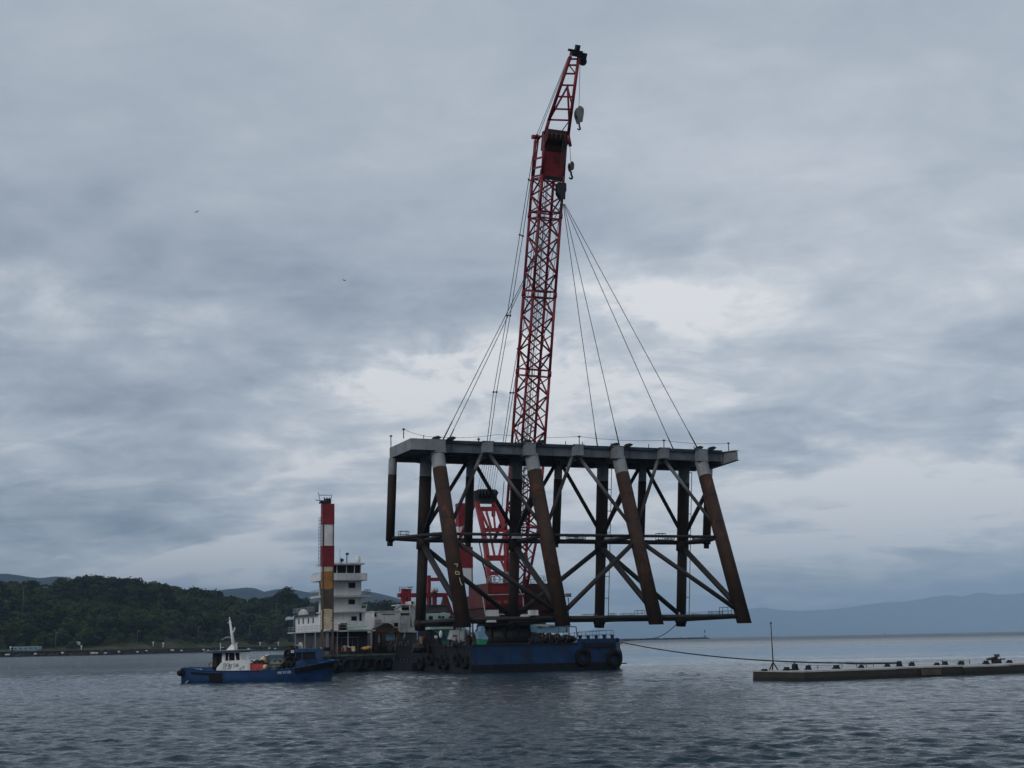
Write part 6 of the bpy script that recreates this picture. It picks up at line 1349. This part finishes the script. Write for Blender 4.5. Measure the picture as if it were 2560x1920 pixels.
for k in range(16): mb.ball(w(g.uniform(1265, 1400), g.uniform(700, 775), g.uniform(-.9, .5)), g.uniform(.22, .4), 10, 7, (1.1, 1, .9), jit=.2)
for k in range(5): mb.ball(w(1270 + k * 30, 680 - 10 * (k == 2), -.4), .25, 9, 6, (1.2, 1, .6), jit=.25)
m2 = MB()
for k in range(8): a = w(g.uniform(1255, 1400), g.uniform(650, 700), -.8); m2.path([a, a + BX * .4 - ZA * .15, a + BX * .6 - ZA * .5], .035, 5)
m3 = MB(); m3.rails([w(1240, 795, -1.2), w(1420, 795, -1.2)], .55, .03, every=.7)
bt('net_bundle', 'grey green fishing net bundle on the middle deck of the workboat', 'net bundle', [('net', mb, 'net'), ('cord', m2, 'black'), ('cradle_rail', m3, 'dgrey')], w(1330, 795, -.5))
mb = MB()
for x in (935, 960, 985): mb.path([w(x - 20, 690, -.6), w(x, 670, -.5), w(x + 12, 700, -.6)], .05, 6)
bt('hose_coil', 'loose hoses hanging at the front of the white wheelhouse', 'hose', [('hose', mb, 'dgrey')], w(960, 700, -.5))
first = None
for X, Y, y in [(1462, 605, -.9), (1490, 650, -.5), (1520, 700, -.95), (1505, 600, -.3), (1450, 755, -1.4), (1500, 750, -1.5)]:
    p = w(X, Y, y)
    if first is None: first = MB().torus(p, BY, .31, .15, 18, 8).build('tyre_fender', M['rubber'], loc=p); o = first
    else: o = first.copy(); COL.objects.link(o); o.location = p
    o.scale = (1.15, 1.4, 1.25); o.rotation_euler = (0, 0, .5 * math.sin(X)); tag(o, 'black tyre stacked against the blue forward cabin of the workboat', 'tyre', 'tyres stacked on the workboat')
mb = MB(); mb.prism([w(1478, 780, -.85), w(1478, 575, -.85), w(1552, 575, -.85), w(1552, 780, -.85)], BY * 1.6); mb.build('cabin_back', M['black'], fc)
mb = MB(); mb.tube(w(150, 958, -1.8), w(205, 908, -1.75), .055, n=6); tag(mb.build('boat_hook', M['cream'], loc=w(180, 930, -1.8)), 'pale pole hanging over the stern quarter of the blue workboat', 'boat hook')
# ------------------------------------------------------------------ concrete pontoon at the right
def pr_(x, y): return (1860 + x * .31645, 1480 + y * .31645)
A_ = at(1883, 1694, 116.2); B_ = at(2011, 1697, 111.0); C_ = at(2560, 1677, 121.5)
for q in (A_, B_, C_): q.z = 0
PU = (C_ - B_).normalized(); PV = Vector((-PU.y, PU.x, 0)); PW = (A_ - B_).length; ZP = .78
def pp(u, v, z): return B_ + PU * u + PV * v + ZA * z
PN = thing('pontoon', 'long dark sided concrete pontoon with pale deck at right', 'pontoon', B_)
av = (A_ - B_).normalized()
ln_ = [0, 9.2, 16.5, 21.5, 30, 44]
for k, (a, b) in enumerate(zip(ln_[:-1], ln_[1:])):
    mb = MB(); j = [0, .10, -.06, .08, .02][k]; g_ = .0 if k == 0 else .03
    a0 = pp(a + g_, j, 0); b0 = pp(b, j, 0); w_ = av * PW if k == 0 else PV * PW
    if k == 0: f4 = [a0, b0, pp(b, j + PW, 0), B_ + av * PW]
    else: f4 = [a0, b0, b0 + PV * PW, a0 + PV * PW]
    dz = [0, .03, -.04, .02, .05][k]
    mb.prism([p - ZA * 1.0 for p in f4], ZA * (1.0 + ZP - .12 + dz), 0)
    c_ = sum(f4, Vector()) / 4; f5 = [p + (p - c_).normalized() * .07 + ZA * (ZP - .12 + dz) for p in f4]
    mb.prism(f5, ZA * .12, 1)
    mb.prism([p + (p - c_).normalized() * .025 - ZA * .5 for p in f4], ZA * (.5 + .24 + .05 * (k % 3)), 2); mb.build('caisson', [M['wet'], M['concrete'], M['weed']], PN)
mb = MB(); a0 = pp(22.4, -.05, 0)
ua_, ub_ = [PU.dot(EYE + ray(x, 1675) * ((PV.dot(B_) - PV.dot(EYE)) / PV.dot(ray(x, 1675))) - B_) for x in (2301, 2350)]; mb.prism([pp(ua_, -.10, .12), pp(ub_, -.10, .12), pp(ub_, -.10, .6), pp(ua_, -.10, .6)], PV * -.02); mb.build('repair_patch', M['brownp'], PN)
# beacon mast
bs_ = at(*pr_(232, 603), 115.2); bs_.z = ZP; tp = at(*pr_(212, 246), 115.2)
BM = thing('beacon_mast', 'thin rusty beacon mast on an A shaped foot at the pontoon end', 'mast', bs_)
mb = MB(); fk = lerp(bs_, tp, .17); mb.tube(fk, tp, .05, .035, 8); mb.build('pole', M['rustst'], BM)
for o in (Vector((-.33, 0, 0)), Vector((.36, 0, 0)), Vector((0, .5, 0))): MB().tube(bs_ + o, fk, .055, n=6).build('leg', M['rustst'], BM)
MB().ball(tp, .09, 10, 8).build('lamp', M['dgrey'], BM)
# fairleads, bollards and stanchions
def onp(x, y):
    d = ray(*pr_(x, y)); t = (ZP - EYE.z) / d.z; return EYE + d * t
def lump(x, y, h, w_, label, seed, cat='fairlead', nm='fairlead'):
    b = fpr(x, y); g = random.Random(seed); t = thing(nm, label, cat, b); X_ = Vector((1, 0, 0))
    mb = MB(); mb.box(b + ZA * .05, PU, PV, ZA, w_ * .55, .3, .05)
    for s in (-1, 1): mb.prism([b + PU * (s * w_ * .32) + PV * q + ZA * z for q, z in ((-.24, .08), (.24, .08), (.15, h), (-.15, h))], PU * .07)
    mb.build('frame', M['hulldark'], t)
    mb = MB(); mb.tube(b - PU * w_ * .3 + ZA * h * .6, b + PU * w_ * .3 + ZA * h * .6, h * .26, n=12); mb.tube(b + ZA * .05, b + ZA * h * (1.25 if seed % 3 == 0 else .95), .06, n=6)
    if seed % 2: mb.torus(b + PU * w_ * .2 + ZA * h * .35, PV, h * .28, .05, 12, 6)
    mb.build('roller', M['black'], t)
def fpr(x, y):
    # a deck point: meet the sight line with the upright plane along the pontoon
    d = ray(*pr_(x, y)); v0 = 2.2 if x > 300 else 3.0; nrm = PV; t = (nrm.dot(B_) + v0 - nrm.dot(EYE)) / nrm.dot(d); p = EYE + d * t; p.z = ZP; return p
for i, (x, y, h, w_, lab) in enumerate([(160, 603, .20, .35, 'low roller fairlead at the left end of the pontoon'), (335, 603, .32, .5, 'small roller fairlead right of the beacon mast'), (400, 603, .58, .65, 'tallest rusty fairlead near the beacon mast'), (505, 600, .42, .42, 'single rusty fairlead left of the first stanchions'), (727, 595, .36, .65, 'wide rusty winch fairlead a third of the way along'), (925, 588, .28, .25, 'narrow fairlead just before the rope landing'), (1130, 580, .30, .35, 'tan fairlead left of the rope bollard'), (1225, 578, .55, .42, 'peaked dark bollard where the mooring rope ends'), (1325, 575, .4, .35, 'leaning grey fairlead right of the rope bollard'), (1522, 570, .3, .35, 'dark squat fairlead left of the middle stanchion'), (1586, 570, .40, .42, 'dark upright fairlead right of the squat one'), (1715, 566, .36, .35, 'pale footed fairlead before the bent pipe rail'), (1910, 558, .34, .42, 'brown fairlead left of the big winch'), (2095, 553, .32, .4, 'last dark fairlead at the right edge')]):
    lump(x, y, h * .85, w_ * .6, lab, i + 1)
b = fpr(1995, 556); t = thing('deck_winch', 'largest dark winch near the right end of the pontoon', 'winch', b); mb = MB(); mb.box(b + ZA * .2, PU, PV, ZA, .34, .25, .2); mb.prism([b - PU * .75 + ZA * .3, b - PU * .75 + ZA * .46, b + PU * .2 + ZA * .6, b + PU * .2 + ZA * .3], PV * .4); mb.build('frame', M['black'], t); MB().box(b + ZA * .68 + PU * .1, PU, PV, ZA, .16, .16, .12).build('motor', M['dgrey'], t); MB().tube(b + PU * .5 + ZA * .38, b + PU * 1.0 + ZA * .36, .06, n=6).build('shaft', M['rustst'], t)
first = None
SX = [585, 657, 820, 850, 968, 1015, 1045, 1100, 1383, 1423, 1650, 1775, 1820, 1865]
tp_ = []
for k, x in enumerate(SX):
    p = fpr(x, 580); p += PV * 1.2; h = [.38, .3, .3, .45, .3, .3, .3, .3, .3, .42, .44, .36, .36, .36][k]
    if first is None:
        first = thing('stanchion', 'thin dark rail stanchion along the far side of the pontoon', 'stanchion', p, 'rail stanchions on the pontoon'); MB().tube(p, p + ZA * .4, .03, n=6).build('post', M['dgrey'], first); o = first
    else: o = dup(first, p)
    o.scale = (1, 1, h / .4); tp_.append(p + ZA * h * .92)
mb = MB()
for a, b in zip(tp_[:-1], tp_[1:]):
    if (b - a).length < 6: mb.path(sag(a, b, .03, 5), .012, 4)
tag(mb.build('rail_line', M['dgrey'], loc=tp_[0]), 'thin line strung along the pontoon stanchions', 'line')
# mooring ropes
a = fp(1552.5, 1605.5, SBF + .5); b = fpr(1225, 578) + ZA * .32
m_ = at(*pr_(860, 545), 125)
mb = MB(); q = fpr(860, 580) + PV * 1.0 + ZA * .42
mb.path(sag(a, q, .55, 24), .06, 8); mb.path(sag(q, b, .03, 6), .075, 8); tag(mb.build('mooring_rope', M['rope'], loc=a), 'thick dark mooring rope from the blue barge to the pontoon', 'rope')
mb = MB(); mb.path(sag(at(*pr_(880, 560), 123.5), b, .06, 8), .06, 6); tag(mb.build('mooring_rope', M['rope'], loc=b), 'slack lower rope lying along the pontoon to the peaked bollard', 'rope')
a = CB[3] - UA * .55 + ZA * .35; e_ = at(1618, 1596, 186); e_.z = max(e_.z, 3)
mb = MB().path(sag(a, e_, .55, 14), .045, 6); e2 = fp(1500, 1603, SBF + 3); mb.path(sag(e_, e2, .15, 6), .04, 6); tag(mb.build('tag_line', M['rope'], loc=a), 'thin tag line from the foot of the last column back to the barge', 'rope')
a = at(1563, 1646.5, 172); b = at(1960, 1640, 210); a.z = b.z = .0
